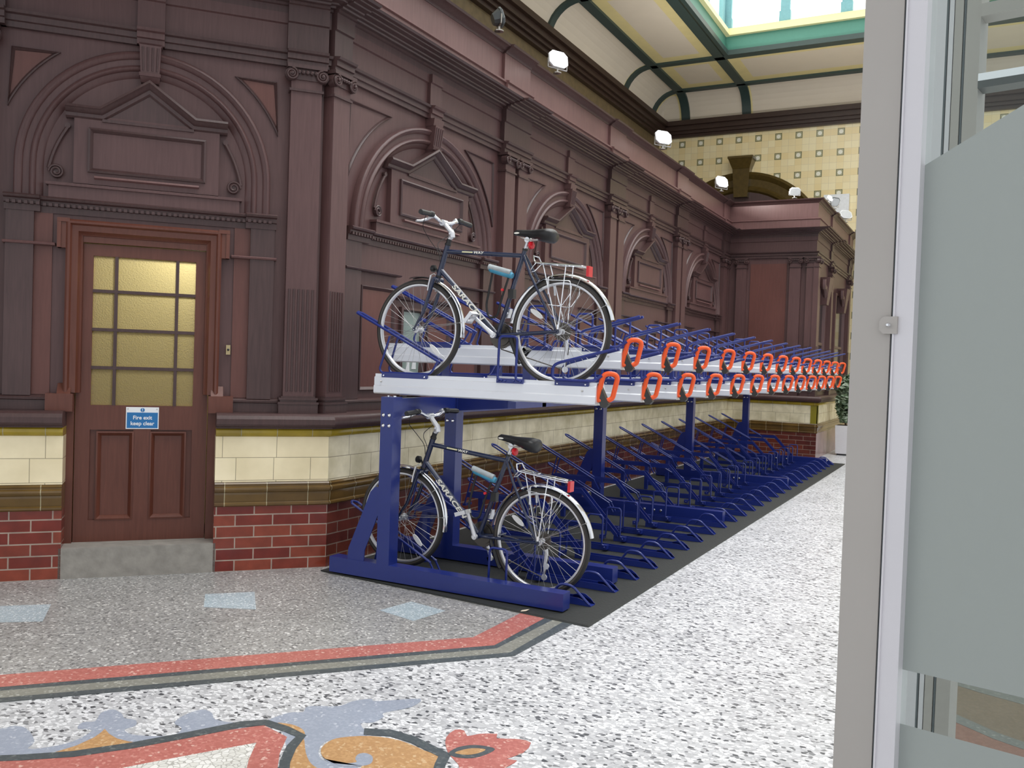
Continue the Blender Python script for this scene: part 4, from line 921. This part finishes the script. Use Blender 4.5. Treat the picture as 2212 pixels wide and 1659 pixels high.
    mb=MB(); mb.lathe([(.0185,0),(.0185,.012)],SC_+sa*.03,sa,12); mb.tube([SC_+sa*.035+V3(.018,0,-.01),SC_+sa*.035+V3(.028,0,-.02),SC_+sa*.035+V3(.03,0,-.05)],.004,6); mb.build('seat_clamp','black',t)
    mb=MB(); mb.lathe([(.022,0),(.026,.006),(.024,.018),(.014,.022)],V3(-.236,.892,0),(.95,-.25,.1),16); mb.tube([V3(-.255,.895),V3(-.236,.892)],.007,6); mb.build('seat_reflector','red_lens',t)
    # carrier
    mb=MB()
    for sg in (-1,1):
        y=sg*.055
        mb.tube(rounded([V3(-.19,.82,y*.7),V3(-.175,.778,y),V3(.155,.748,y),V3(.175,.744,y*.4)],.02,4),.0042,6)
        mb.tube([V3(-.115,.772,y),V3(.0,.365,sg*.068)],.0036,6); mb.tube([V3(.045,.758,y),V3(.012,.365,sg*.068)],.0036,6)
        mb.tube(rounded([V3(-.09,.665,y*1.25),V3(.085,.655,y*1.25),V3(.09,.58,y*1.25),V3(.03,.50,y*1.25),V3(-.06,.508,y*1.25)],.015,3),.003,6)
        mb.lathe([(.008,0),(.008,.03)],V3(.005,.355,sg*.066),(0,0,1),8)
    mb.tube([V3(-.19,.82,-.038),V3(-.19,.82,.038)],.0042,6)
    for x in (-.17,-.06,.05,.16): mb.tube([V3(x,.778-.0909*(x+.175),-.055),V3(x,.778-.0909*(x+.175),.055)],.0036,6)
    mb.tube([V3(-.17,.777,0),V3(.16,.748,0)],.0036,6)
    for sg in (-1,1): mb.tube([V3(-.17,.777,sg*.04),V3(-.215,.73,sg*.03),V3(-.236,.725,sg*.022)],.003,6)
    cr=mb.build('rear_carrier','chrome',t); cr['label']='chrome wire luggage carrier'
    mb=MB(); mb.box(.172,.190,-.03,.03,.685,.75); mb.build('rear_reflector','red_lens',cr,False)
    # drive train on the far side
    mb=MB(); c=BB+V3(0,0,.052); T=44
    pts=[]
    for k in range(T*2): r=.088 if k%2 else .083; pts.append(c+V3(r*math.cos(PI*k/T),r*math.sin(PI*k/T)))
    mb.hull(pts,[p+V3(0,0,.003) for p in pts]); mb.lathe([(.066,0),(.066,.003)],c+V3(0,0,-.008),(0,1,0),30)
    mb.build('chainring','chain',t,False)
    mb=MB()
    up_=[BB+V3(0,.088,.055),RH+V3(0,.045,.045)]; dn_=[BB+V3(.0,-.088,.055),V3(.018,.10,.045)]
    mb.tube(up_,.0038,4); mb.tube(dn_,.0038,4); mb.tube([V3(.018,.10,.045),V3(.03,.165,.045),V3(.045,.30,.045)],.0035,4); mb.build('chain','chain',t)
    mb=MB(); mb.tube([V3(.012,.325,.05),V3(.02,.25,.055),V3(.012,.17,.05)],.0,8,radii=[.012,.014,.010]); mb.lathe([(.02,-.004),(.02,.004)],V3(.018,.105,.045),(0,1,0),14); mb.lathe([(.02,-.004),(.02,.004)],V3(.028,.178,.045),(0,1,0),14); mb.tube([V3(.012,.17,.052),V3(.018,.10,.052)],.008,6); mb.build('rear_derailleur','silver',t)
    mb=MB(); p=BB+(SC_-BB)*.28; mb.box(p.x-.02,p.x+.03,.012,.05,p.z-.03,p.z+.03); mb.tube([p+V3(0,0,0),p+V3(.02,.0,.03)],.010,8); mb.build('front_derailleur','silver',t)
    mb=MB(); k0=BB*.76+RH*.24; mb.tube([k0+V3(0,0,-.030),k0+V3(.01,-.03,-.048),k0+V3(.075,-.17,-.052)],.0,8,radii=[.012,.012,.010]); mb.tube([k0+V3(.075,-.17,-.052),k0+V3(.088,-.185,-.052)],.0115,8); mb.build('kickstand','black',t)
    mb=MB()
    q=BB+(SC_-BB)*.52; mb.box(q.x-.012,q.x+.028,-.02,.02,q.z-.03,q.z+.03); mb.build('lock_bracket','black',t,False)
    # cranks: one part that can be turned about the bottom bracket
    cs=bpy.data.objects.new('crank_set',None)
    def crank(sg):
        a=MB(); y=sg*.062; e=V3(0,.170,sg*.078); 
        a.lathe([(.019,-.01),(.019,.01)],V3(0,0,y),(0,1,0),14)
        a.tube([V3(0,0,y),V3(0,.06,y+sg*.004),e],.0,10,radii=[.0175,.0135,.0125],flat=(1,.8)); a.lathe([(.015,-.009),(.015,.009)],e,(0,1,0),12); a.lathe([(.009,-.011),(.009,.011)],V3(0,0,y+sg*.006),(0,1,0),10)
        return a
    cr=crank(-1).build('crank_arm','silver',t,loc=BB)
    b=crank(1); b.v=[Vector((-p.x,p.y,-p.z)) for p in b.v]; cr2=b.build('crank_arm','silver',t,loc=BB)
    def pedal(sg):
        a=MB(); z=.170*(-sg); y0=sg*.092
        y1=sg*.175; ya,yb=sorted((y0,y1))
        for x0,x1,z0,z1 in ((-.040,-.026,-.013,.013),(.026,.040,-.013,.013)): a.box(x0,x1,ya,yb,z0+z,z1+z)
        a.box(-.04,.04,ya,ya+.010,z-.012,z+.012); a.box(-.04,.04,yb-.010,yb,z-.012,z+.012); a.tube([Vector((0,sg*.08,z)),Vector((0,y1,z))],.009,8); return a
    pedal(-1).build('pedal','silver',cr,False); pedal(1).build('pedal','black',cr2,False)
    bpy.data.objects.remove(cs)
    return t,cr
bike,ck=make_bike()
bike['label']='dark blue bicycle with chrome mudguards up on the top tier tray'
lowb=dup(bike,(-2.456,5.14,.025),'dark blue bicycle with chrome mudguards in the floor level stand',(0,math.radians(2.0),0))
bike.location=(-2.357,5.14,1.363)
for root,ang in ((bike,-math.radians(50)),(lowb,-math.radians(20))):
    for ch in root.children:
        if ch.name.startswith('crank_arm'):
            ch.rotation_euler=(0,ang,0)
            for pch in ch.children: pass
# U locks carried on the seat tubes
def make_lock(label,grey):
    t=thing('bicycle_lock',label,'lock',(0,0,0),'shackle locks on the bicycles')
    mb=MB(); mb.tube([(-.505,0,.742),(-.49,0,.740),(-.35,0,.700),(-.335,0,.695)],.0,14,radii=[.016,.022,.022,.018],flat=(1.0,1.0)); 
    o=mb.build('crossbar','lock_blue',t); o['label']='blue lock crossbar'
    mb=MB(); mb.tube([(-.507,-.006,.756),(-.345,-.006,.714)],.0195,12); mb.build('worn_cover','lock_grey',o)
    mb=MB(); mb.tube(rounded([(-.482,0,.725),(-.505,0,.60),(-.525,0,.50),(-.50,0,.425),(-.44,0,.43),(-.41,0,.55),(-.362,0,.69)],.05,6),.0075,8); mb.build('shackle','black',t)
    mb=MB(); mb.tube([(-.398,-.01,.605),(-.398,-.022,.605)],.009,10); mb.build('release_button','red_lens',t)
    return t
lk=make_lock('blue topped shackle lock hung on the upper bicycle seat tube',False); lk2=dup(lk,(-2.456,5.10,.025),'pale blue topped shackle lock hung on the lower bicycle seat tube',(0,math.radians(2.0),0)); lk.location=(-2.357,5.10,1.363)
# ------------------------------------------------------------------ far wall, hall wall, ceiling
XL,YF,Z0,RC=-7.24,21.2,7.44,.62
def uvq(mb,P,uv): mb.add(P,[(0,1,2,3)],0,uv)
mb=MB(); uvq(mb,[(XL,YF,0),(5,YF,0),(5,YF,7.46),(XL,YF,7.46)],[(.30+XL+10*.4572,.02),(.30+5+10*.4572,.02),(.30+5+10*.4572,7.48),(.30+XL+10*.4572,7.48)])
UO=-(-3.455-.076)%.4572; VO=-(6.93-.076)%.4572
mb.uv={i:(x+UO+20*.4572,z+VO+20*.4572) for i,(x,z) in enumerate(((XL,0),(5,0),(5,7.46),(XL,7.46)))}
wf=tag(mb.build('wall_far','far_tiles',None,False),'distant cream tiled wall with rows of small square ornaments','wall',kind='structure')
mb=MB(); mb.box(XL,5,YF-.16,YF,7.15,7.22); mb.box(XL,5,YF-.10,YF,7.08,7.15); mb.box(XL,5,YF-.22,YF,7.22,7.33); mb.box(XL,5,YF-.30,YF,7.33,7.44); mb.build('cornice','cornice_brown',wf,False)
FB=Fr((-5.15,YF,0),(1,0,0),(0,-1,0)); zc=4.15
mb=MB(); mb.ribbon(arc(0,zc,2.0,2.0,PI,0,40),[(0,0),(0,.10),(.06,.14),(.12,.10),(.16,.06),(.32,.05),(.36,.09),(.42,.07),(.46,0)],FB); ar=mb.build('door_arch','arch_glaze',wf)
mb=MB(); mb.hull([FB(-.16,5.55,0),FB(.16,5.55,0),FB(.16,5.55,.2),FB(-.16,5.55,.2)],[FB(-.2,6.2,0),FB(.2,6.2,0),FB(.2,6.2,.24),FB(-.2,6.2,.24)]); mb.hull([FB(-.2,6.2,0),FB(.2,6.2,0),FB(.2,6.2,.25),FB(-.2,6.2,.25)],[FB(-.28,6.42,0),FB(.28,6.42,0),FB(.28,6.42,.36),FB(-.28,6.42,.36)]); mb.box(-.29,.29,0,.38,6.42,6.47,FB); mb.build('keystone','arch_glaze',ar,False)
mb=MB(); mb.prism(arc(0,zc,1.54,1.54,PI,0,24),0,.03,FB); mb.build('arch_infill','wood_dark',ar,False)
mb=MB(); mb.box(-3.30,-2.76,YF-.1,YF,5.05,5.51); tag(mb.build('wall_cabinet','white_plastic',None,False),'pale grey box mounted high on the far tiled wall','cabinet')
mb=MB(); mb.box(XL-.1,XL,0,YF,4.2,7.46); wh=tag(mb.build('wall_hall','frieze_tile',None,False),'mottled tiled hall wall seen above the panelled parapet','wall',kind='structure')
mb=MB(); mb.box(XL,XL+.10,-2,YF,7.08,7.15); mb.box(XL,XL+.16,-2,YF,7.15,7.22); mb.box(XL,XL+.22,-2,YF,7.22,7.33); mb.box(XL,XL+.30,-2,YF,7.33,7.44); mb.build('cornice','cornice_brown',wh,False)
RX=[-6.58,-5.12]; RY=[20.56,18.66,14.75,10.9,7.05,3.2]; SX0,SX1,SY0,SY1=-4.98,2.8,.6,18.55
def prof(d):
    if d>=RC: return RC
    return math.sqrt(max(0,RC*RC-(RC-d)**2))
gx=sorted(set([XL+RC*(1-math.cos(PI/2*k/8)) for k in range(9)]+[r+e for r in RX for e in (-.34,-.09,0,.09,.34)]+[SX0-.1,SX0,SX1,5]))
gy=sorted(set([YF-RC*(1-math.cos(PI/2*k/8)) for k in range(9)]+[r+e for r in RY for e in (-.34,-.09,0,.09,.34) if r+e<YF-.1]+[SY0,SY1,SY1+.1,-2]))
gx=[x for x in gx if x>=XL]; 
mb=MB(); nx,ny=len(gx),len(gy)
vs=[(x,y,Z0+prof(min(x-XL,YF-y))) for y in gy for x in gx]; fs=[];mi=[]
for j in range(ny-1):
    for i in range(nx-1):
        mx_,my_=(gx[i]+gx[i+1])/2,(gy[j]+gy[j+1])/2
        if SX0<mx_<SX1 and SY0<my_<SY1: continue
        f=(j*nx+i,j*nx+i+1,(j+1)*nx+i+1,(j+1)*nx+i); near=lambda v,R: min(abs(v-r) for r in R)
        y_=False
        flat=min(mx_-XL,YF-my_)>=RC-.02
        if flat and near(mx_,RX)<.34: y_=True
        if near(my_,RY)<.34 and mx_<5 and (flat and (mx_<SX0 or my_>SY1)): y_=True
        if not flat and ((mx_-XL<RC and near(my_,RY)<.2) or (YF-my_<RC and near(mx_,RX)<.2)): y_=True
        mb.add([vs[k] for k in f],[(0,1,2,3)],1 if y_ else 0)
ceil=tag(mb.build('ceiling',['cream_ceiling','yellow_border'],None,True,ang=60),'cream coved ceiling with yellow borders and dark green ribs','ceiling',kind='structure')
def rib(pts,w,h=.05):
    mb=MB(); return mb
def ribx(y,x0,x1,w=.085):
    xs=[x for x in gx if x0<=x<=x1]; mb=MB(); pts=[(x,Z0+prof(min(x-XL,YF-y))) for x in xs]; fr=Fr((0,y,0),(1,0,0),(0,-1,0))
    mb.ribbon(pts,[(-.01,-w),(.05,-w),(.05,w),(-.01,w)],fr); return mb.build('rib','green_dark',ceil)
def riby(x,y0,y1,w=.085):
    ys=[y for y in gy if y0<=y<=y1]; mb=MB(); pts=[(y,Z0+prof(min(x-XL,YF-y))) for y in ys]; fr=Fr((x,0,0),(0,1,0),(1,0,0))
    mb.ribbon(pts,[(-.01,-w),(.05,-w),(.05,w),(-.01,w)],fr); return mb.build('rib','green_dark',ceil)
for x in RX: riby(x,-2,YF,.1)
for y in RY: ribx(y,XL,5 if y>SY1+.05 else SX0)
# lantern over the opening
sk=thing('skylight','bright rooflight with green fascia and white glazing above the hall','skylight',(SX0,SY1,8.06),kind='structure',world=True)
zt=Z0+RC
def ringbox(e,z0,z1,mat,name,th=.06):
    mb=MB(); mb.box(SX0-e,SX0-e+th,SY0-e,SY1+e,z0,z1); mb.box(SX1+e-th,SX1+e,SY0-e,SY1+e,z0,z1); mb.box(SX0-e+th,SX1+e-th,SY1+e-th,SY1+e,z0,z1); mb.box(SX0-e+th,SX1+e-th,SY0-e,SY0-e+th,z0,z1); return mb.build(name,mat,sk,False)
ringbox(.0,zt-.06,zt+.04,'green_dark','lower_frame',.08); ringbox(.05,zt+.04,zt+.34,'green_teal','fascia',.06); ringbox(.02,zt+.34,zt+.44,'lantern_yellow','gilt_moulding',.12); ringbox(.10,zt+.44,zt+.50,'lantern_yellow','gilt_moulding',.14)
mb=MB()
for k in range(16): 
    y=SY1-.15-k*1.15; mb.box(SX0-.10,SX0-.02,y-.09,y+.09,zt+.5,zt+1.6)
for k in range(7):
    x=SX0+.0+k*1.18; mb.box(x-.09,x+.09,SY1+.02,SY1+.10,zt+.5,zt+1.6); mb.box(x-.11,x+.11,SY1,SY1+.10,zt+.5,zt+.72)
mb.build('mullions','teal_pale',sk,False)
for k in range(15):
    y=SY1-.15-k*1.15; mb=MB(); mb.box(SX0-.12,SX0-.10,y-1.06,y-.09,zt+.5,zt+1.6); mb.build('pane','lantern_pane',sk,False)
for k in range(6):
    x=SX0+k*1.18; mb=MB(); mb.box(x+.09,x+1.09,SY1+.10,SY1+.12,zt+.5,zt+1.6); mb.build('pane','lantern_pane',sk,False)
mb=MB(); mb.box(SX0-.12,SX1+.12,SY0-.12,SY1+.12,zt+1.6,zt+1.64); mb.build('roof_glazing','sky_panel',sk,False)
# ------------------------------------------------------------------ floodlights on the parapet
def flood(p,lit,aim,label,sz=1.0,mat='white_plastic',name='floodlight'):
    p=Vector(p); t=thing(name,label,'floodlight',p,'floodlights along the parapet',world=True)
    aim=Vector(aim).normalized(); rt=aim.cross(Vector((0,0,1))).normalized(); up=rt.cross(aim)
    c=p+Vector((0,0,.17*sz)); w,h,d=.13*sz,.095*sz,.09*sz
    mb=MB(); mb.tube([p,p+Vector((0,0,.05))],.012,8); mb.tube([p+Vector((0,0,.05))-rt*w*1.1,c-rt*w*1.1],.008,6); mb.tube([p+Vector((0,0,.05))+rt*w*1.1,c+rt*w*1.1],.008,6); mb.tube([p+Vector((0,0,.05))-rt*w*1.1,p+Vector((0,0,.05))+rt*w*1.1],.008,6); mb.lathe([(.045,0),(.045,.01)],p,(0,0,1),10); mb.build('bracket','steel',t)
    def R(a,b,o): return c+rt*a+up*b+aim*o
    mb=MB(); q=[(-1,-.55),(-.6,-1),(.6,-1),(1,-.55),(1,.55),(.6,1),(-.6,1),(-1,.55)]
    mb.hull([R(a*w*.6,b*h*.6,-d) for a,b in q],[R(a*w,b*h,0) for a,b in q]); mb.hull([R(a*w*1.08,b*h*1.08,0) for a,b in q],[R(a*w*1.08,b*h*1.08,.02) for a,b in q]); mb.build('housing',mat,t,False)
    mb=MB(); mb.hull([R(a*w*.95,b*h*.92,.02) for a,b in q],[R(a*w*.95,b*h*.92,.026) for a,b in q]); mb.build('lens','lit_lens' if lit else 'lens',t,False)
    return t
flood((-4.10,7.33,4.572),False,(.75,.6,.35),'unlit grey floodlight at the near end of the parapet',.75,'dark_metal')
flood((-4.10,8.62,4.572),True,(.80,-.45,.15),'lit floodlight, nearest of the three lit ones on the parapet',.85)
flood((-4.10,12.15,4.572),True,(.75,-.55,.25),'lit floodlight, middle one of the three lit ones on the parapet',.95)
flood((-4.10,15.35,4.572),True,(.8,-.5,.25),'lit floodlight in the inner parapet corner under the brown arch',.95)
flood((-3.05,16.33,4.572),False,(.5,-.8,-.35),'small white floodlight on the front parapet of the end block',.7)
flood((-2.56,17.0,4.572),True,(.9,-.3,.3),'small glowing floodlight on the end block corner',.5)
flood((-2.56,17.6,4.572),False,(.75,-.5,-.4),'dark boxy floodlight on the side parapet past the block corner',.8,'dark_metal')
flood((-2.56,19.2,4.572),False,(.6,-.7,.45),'silver floodlight farthest along the side parapet',.9)
# ------------------------------------------------------------------ planter
pl=thing('planter','pale square planter with bushy variegated shrub by the end wall','planter',(-2.19,17.55,0),world=True)
mb=MB(); mb.hull([Vector((-2.34+.01,17.42,.03)),Vector((-2.04,17.42,.03)),Vector((-2.04,17.72,.03)),Vector((-2.33,17.72,.03))],[Vector((-2.35,17.40,.55)),Vector((-2.03,17.40,.55)),Vector((-2.03,17.73,.55)),Vector((-2.35,17.73,.55))]); mb.build('pot','planter_white',pl,False)
mb=MB(); mb.box(-2.31,-2.06,17.44,17.70,0,.03); mb.build('pot_foot','black',pl,False)
mb=MB(); mb.box(-2.33,-2.05,17.43,17.70,.53,.555); mb.build('soil','soil',pl,False)
mb=MB()
for k in range(6):
    a=k*1.05; mb.tube([(-2.19,17.57,.54),(-2.19+.04*math.cos(a),17.57+.04*math.sin(a),.8),(-2.19+.14*math.cos(a),17.57+.14*math.sin(a),1.25)],.0,5,radii=[.012,.008,.003])
mb.build('stem','bark',pl)
def leaves(n,seed,nm,mt):
    rnd=random.Random(seed); mb=MB()
    for k in range(n):
        z=.62+rnd.random()*.85; rr=.23*math.sin(PI*min(1,max(.12,(z-.5)/1.05)))**.7; a=rnd.random()*2*PI; r=rr*math.sqrt(rnd.random())
        c=Vector((-2.15+r*math.cos(a),17.57+r*math.sin(a),z)); u=Vector((rnd.uniform(-1,1),rnd.uniform(-1,1),rnd.uniform(-.7,.5))).normalized(); v=u.orthogonal().normalized(); v=Matrix.Rotation(rnd.random()*6,3,u)@v; l=.045+.03*rnd.random()
        mb.add([c-u*l,c+v*l*.42,c+u*l,c-v*l*.42],[(0,1,2,3)])
    mb.build(nm,mt,pl,False)
leaves(900,1,'foliage','leaf'); leaves(800,2,'pale_foliage','leaf_pale')
# ------------------------------------------------------------------ glass screen at the right
GD=Vector((.977,-.213,0)).normalized(); GN=Vector((-GD.y*-1,0,0)); GN=Vector((GD.y,-GD.x,0)).normalized()
GO=Vector((-.195,1.589,0)); G=Fr(GO,GD,GN)
if (CAM-GO).dot(G.n)<0: G=Fr(GO,GD,-G.n)
gs=thing('glass_screen','tall steel framed frosted glass screen close on the right','glass screen',tuple(GO),world=True)
mb=MB(); mb.box(0,.0625,-.07,0,0,3.3,G); mb.build('post','post_steel',gs,False)
mb=MB(); mb.box(.0625,.0675,-.06,-.004,0,3.3,G); mb.build('gasket','gasket',gs,False)
mb=MB(); mb.box(.0675,.099,-.05,.004,0,3.3,G); mb.box(.0675,.0705,.004,.007,0,3.3,G); mb.build('edge_frame','frame_alu',gs,False)
def gp(px,py): 
    h=hit(px,py,G.n,GO); return ((h-GO).dot(G.d),h.z)
ow=-.02
a0,b0=.099,1.4
u1,u2=gp(1998,347),gp(2212,215); sl=(u2[1]-u1[1])/(u2[0]-u1[0]); zL=u1[1]+sl*(a0-u1[0]); zR=3.25
xR=a0+(zR-zL)/sl
l1,l2=gp(1952,1463),gp(2212,1508); m1_,m2_=gp(1945,1577),gp(2212,1642)
zt_,zb_=(l1[1]+l2[1])/2,(m1_[1]+m2_[1])/2
for nm,poly,mt in (('frosted_pane',[(a0,zt_),(b0,zt_),(b0,zR),(xR,zR),(a0,zL)],'frosted'),('frosted_pane',[(a0,0),(b0,0),(b0,zb_),(a0,zb_)],'frosted'),('clear_pane',[(a0,zb_),(b0,zb_),(b0,zt_),(a0,zt_)],'clear_glass'),('clear_pane',[(a0,zL),(xR,zR),(a0,zR)],'clear_glass')):
    mb=MB(); mb.add([G(a,z,ow) for a,z in poly],[list(range(len(poly)))]); mb.build(nm,mt,gs,False)
mb=MB(); pz=gp(1928,703); 
mb.prism([(pz[0]-.012,pz[1]+.014),(pz[0]+.010,pz[1]+.014),(pz[0]+.010,pz[1]-.014),(pz[0]-.012,pz[1]-.014),(pz[0]-.018,pz[1]-.007),(pz[0]-.018,pz[1]+.007)],.004,.010,G); lp_=mb.build('latch_plate','post_steel',gs,False)
mb=MB(); bolt(mb,G(pz[0]-.002,pz[1],.010),G.n,.004); mb.build('screw','chrome',lp_)
# second screen a little way behind it
G2=Fr(GO-G.n*.75+Vector((-.02,0,0)),GD,G.n); g2=thing('rear_screen_frame','steel mullions and rails seen through the clear glass corner','screen frame',tuple(G2.O),world=True)
def g2p(px,py): 
    h=hit(px,py,G2.n,G2.O); return ((h-G2.O).dot(G2.d),h.z)
for x0,x1,mt,th in ((2019,2040,'frame_alu',.05),(2040,2044,'gasket',.03),(2046,2056,'frame_alu',.06),(2058,2076,'post_steel',.05),(2078,2082,'gasket',.03),(2083,2114,'post_steel',.07)):
    a=g2p(x0,150)[0]; b=g2p(x1,150)[0]; mb=MB(); mb.box(a,b,-th,0,0,3.4,G2); mb.build('mullion',mt,g2,False)
a=g2p(2114,150)[0]
for y0,y1,mt in ((152,168,'chrome'),(168,184,'dark_metal'),(0,28,'post_steel')):
    za_,zb2=g2p(2160,y1)[1],g2p(2160,y0)[1]; mb=MB(); mb.box(a,a+1.2,-.05,0.002,za_,zb2,G2); mb.build('rail',mt,g2,False)
# ------------------------------------------------------------------ light
def light(name,kind,loc,energy,color=(1,1,1),size=1,rot=(0,0,0),sy=None):
    l=bpy.data.lights.new(name,kind); l.energy=energy; l.color=color
    if kind=='AREA':
        l.size=size
        if sy: l.shape='RECTANGLE'; l.size_y=sy
    elif kind=='POINT': l.shadow_soft_size=size
    o=bpy.data.objects.new(name,l); COL.objects.link(o); o.location=loc; o.rotation_euler=rot; return o
dl=light('rooflight_daylight','AREA',(-.6,9.0,9.4),560,(.97,.985,1),6.0,(0,0,0),16); dl.data.spread=math.radians(110)
for nm,p,t in (('floodlight_beam',(-3.9,8.7,4.9),(.5,-.1,1)),('floodlight_beam',(-3.9,12.2,4.9),(.5,.1,1)),('floodlight_beam',(-3.9,15.4,4.9),(.4,.6,1))):
    o=light(nm,'AREA',p,70,(1,.98,.94),.25); o.rotation_euler=Vector(t).to_track_quat('-Z','Y').to_euler()
light('lobby_lamp','POINT',W1(-.93,2.32,-.62),12,(1,.93,.75),.12)
w=bpy.data.worlds.new('world'); SC.world=w; w.use_nodes=True; bg=w.node_tree.nodes['Background']; bg.inputs[0].default_value=(.93,.96,1,1); bg.inputs[1].default_value=.93
SC.view_settings.view_transform='Standard'; SC.view_settings.look='None'; SC.view_settings.exposure=0; SC.view_settings.gamma=1
try: SC.cycles.max_bounces=8
except Exception: pass
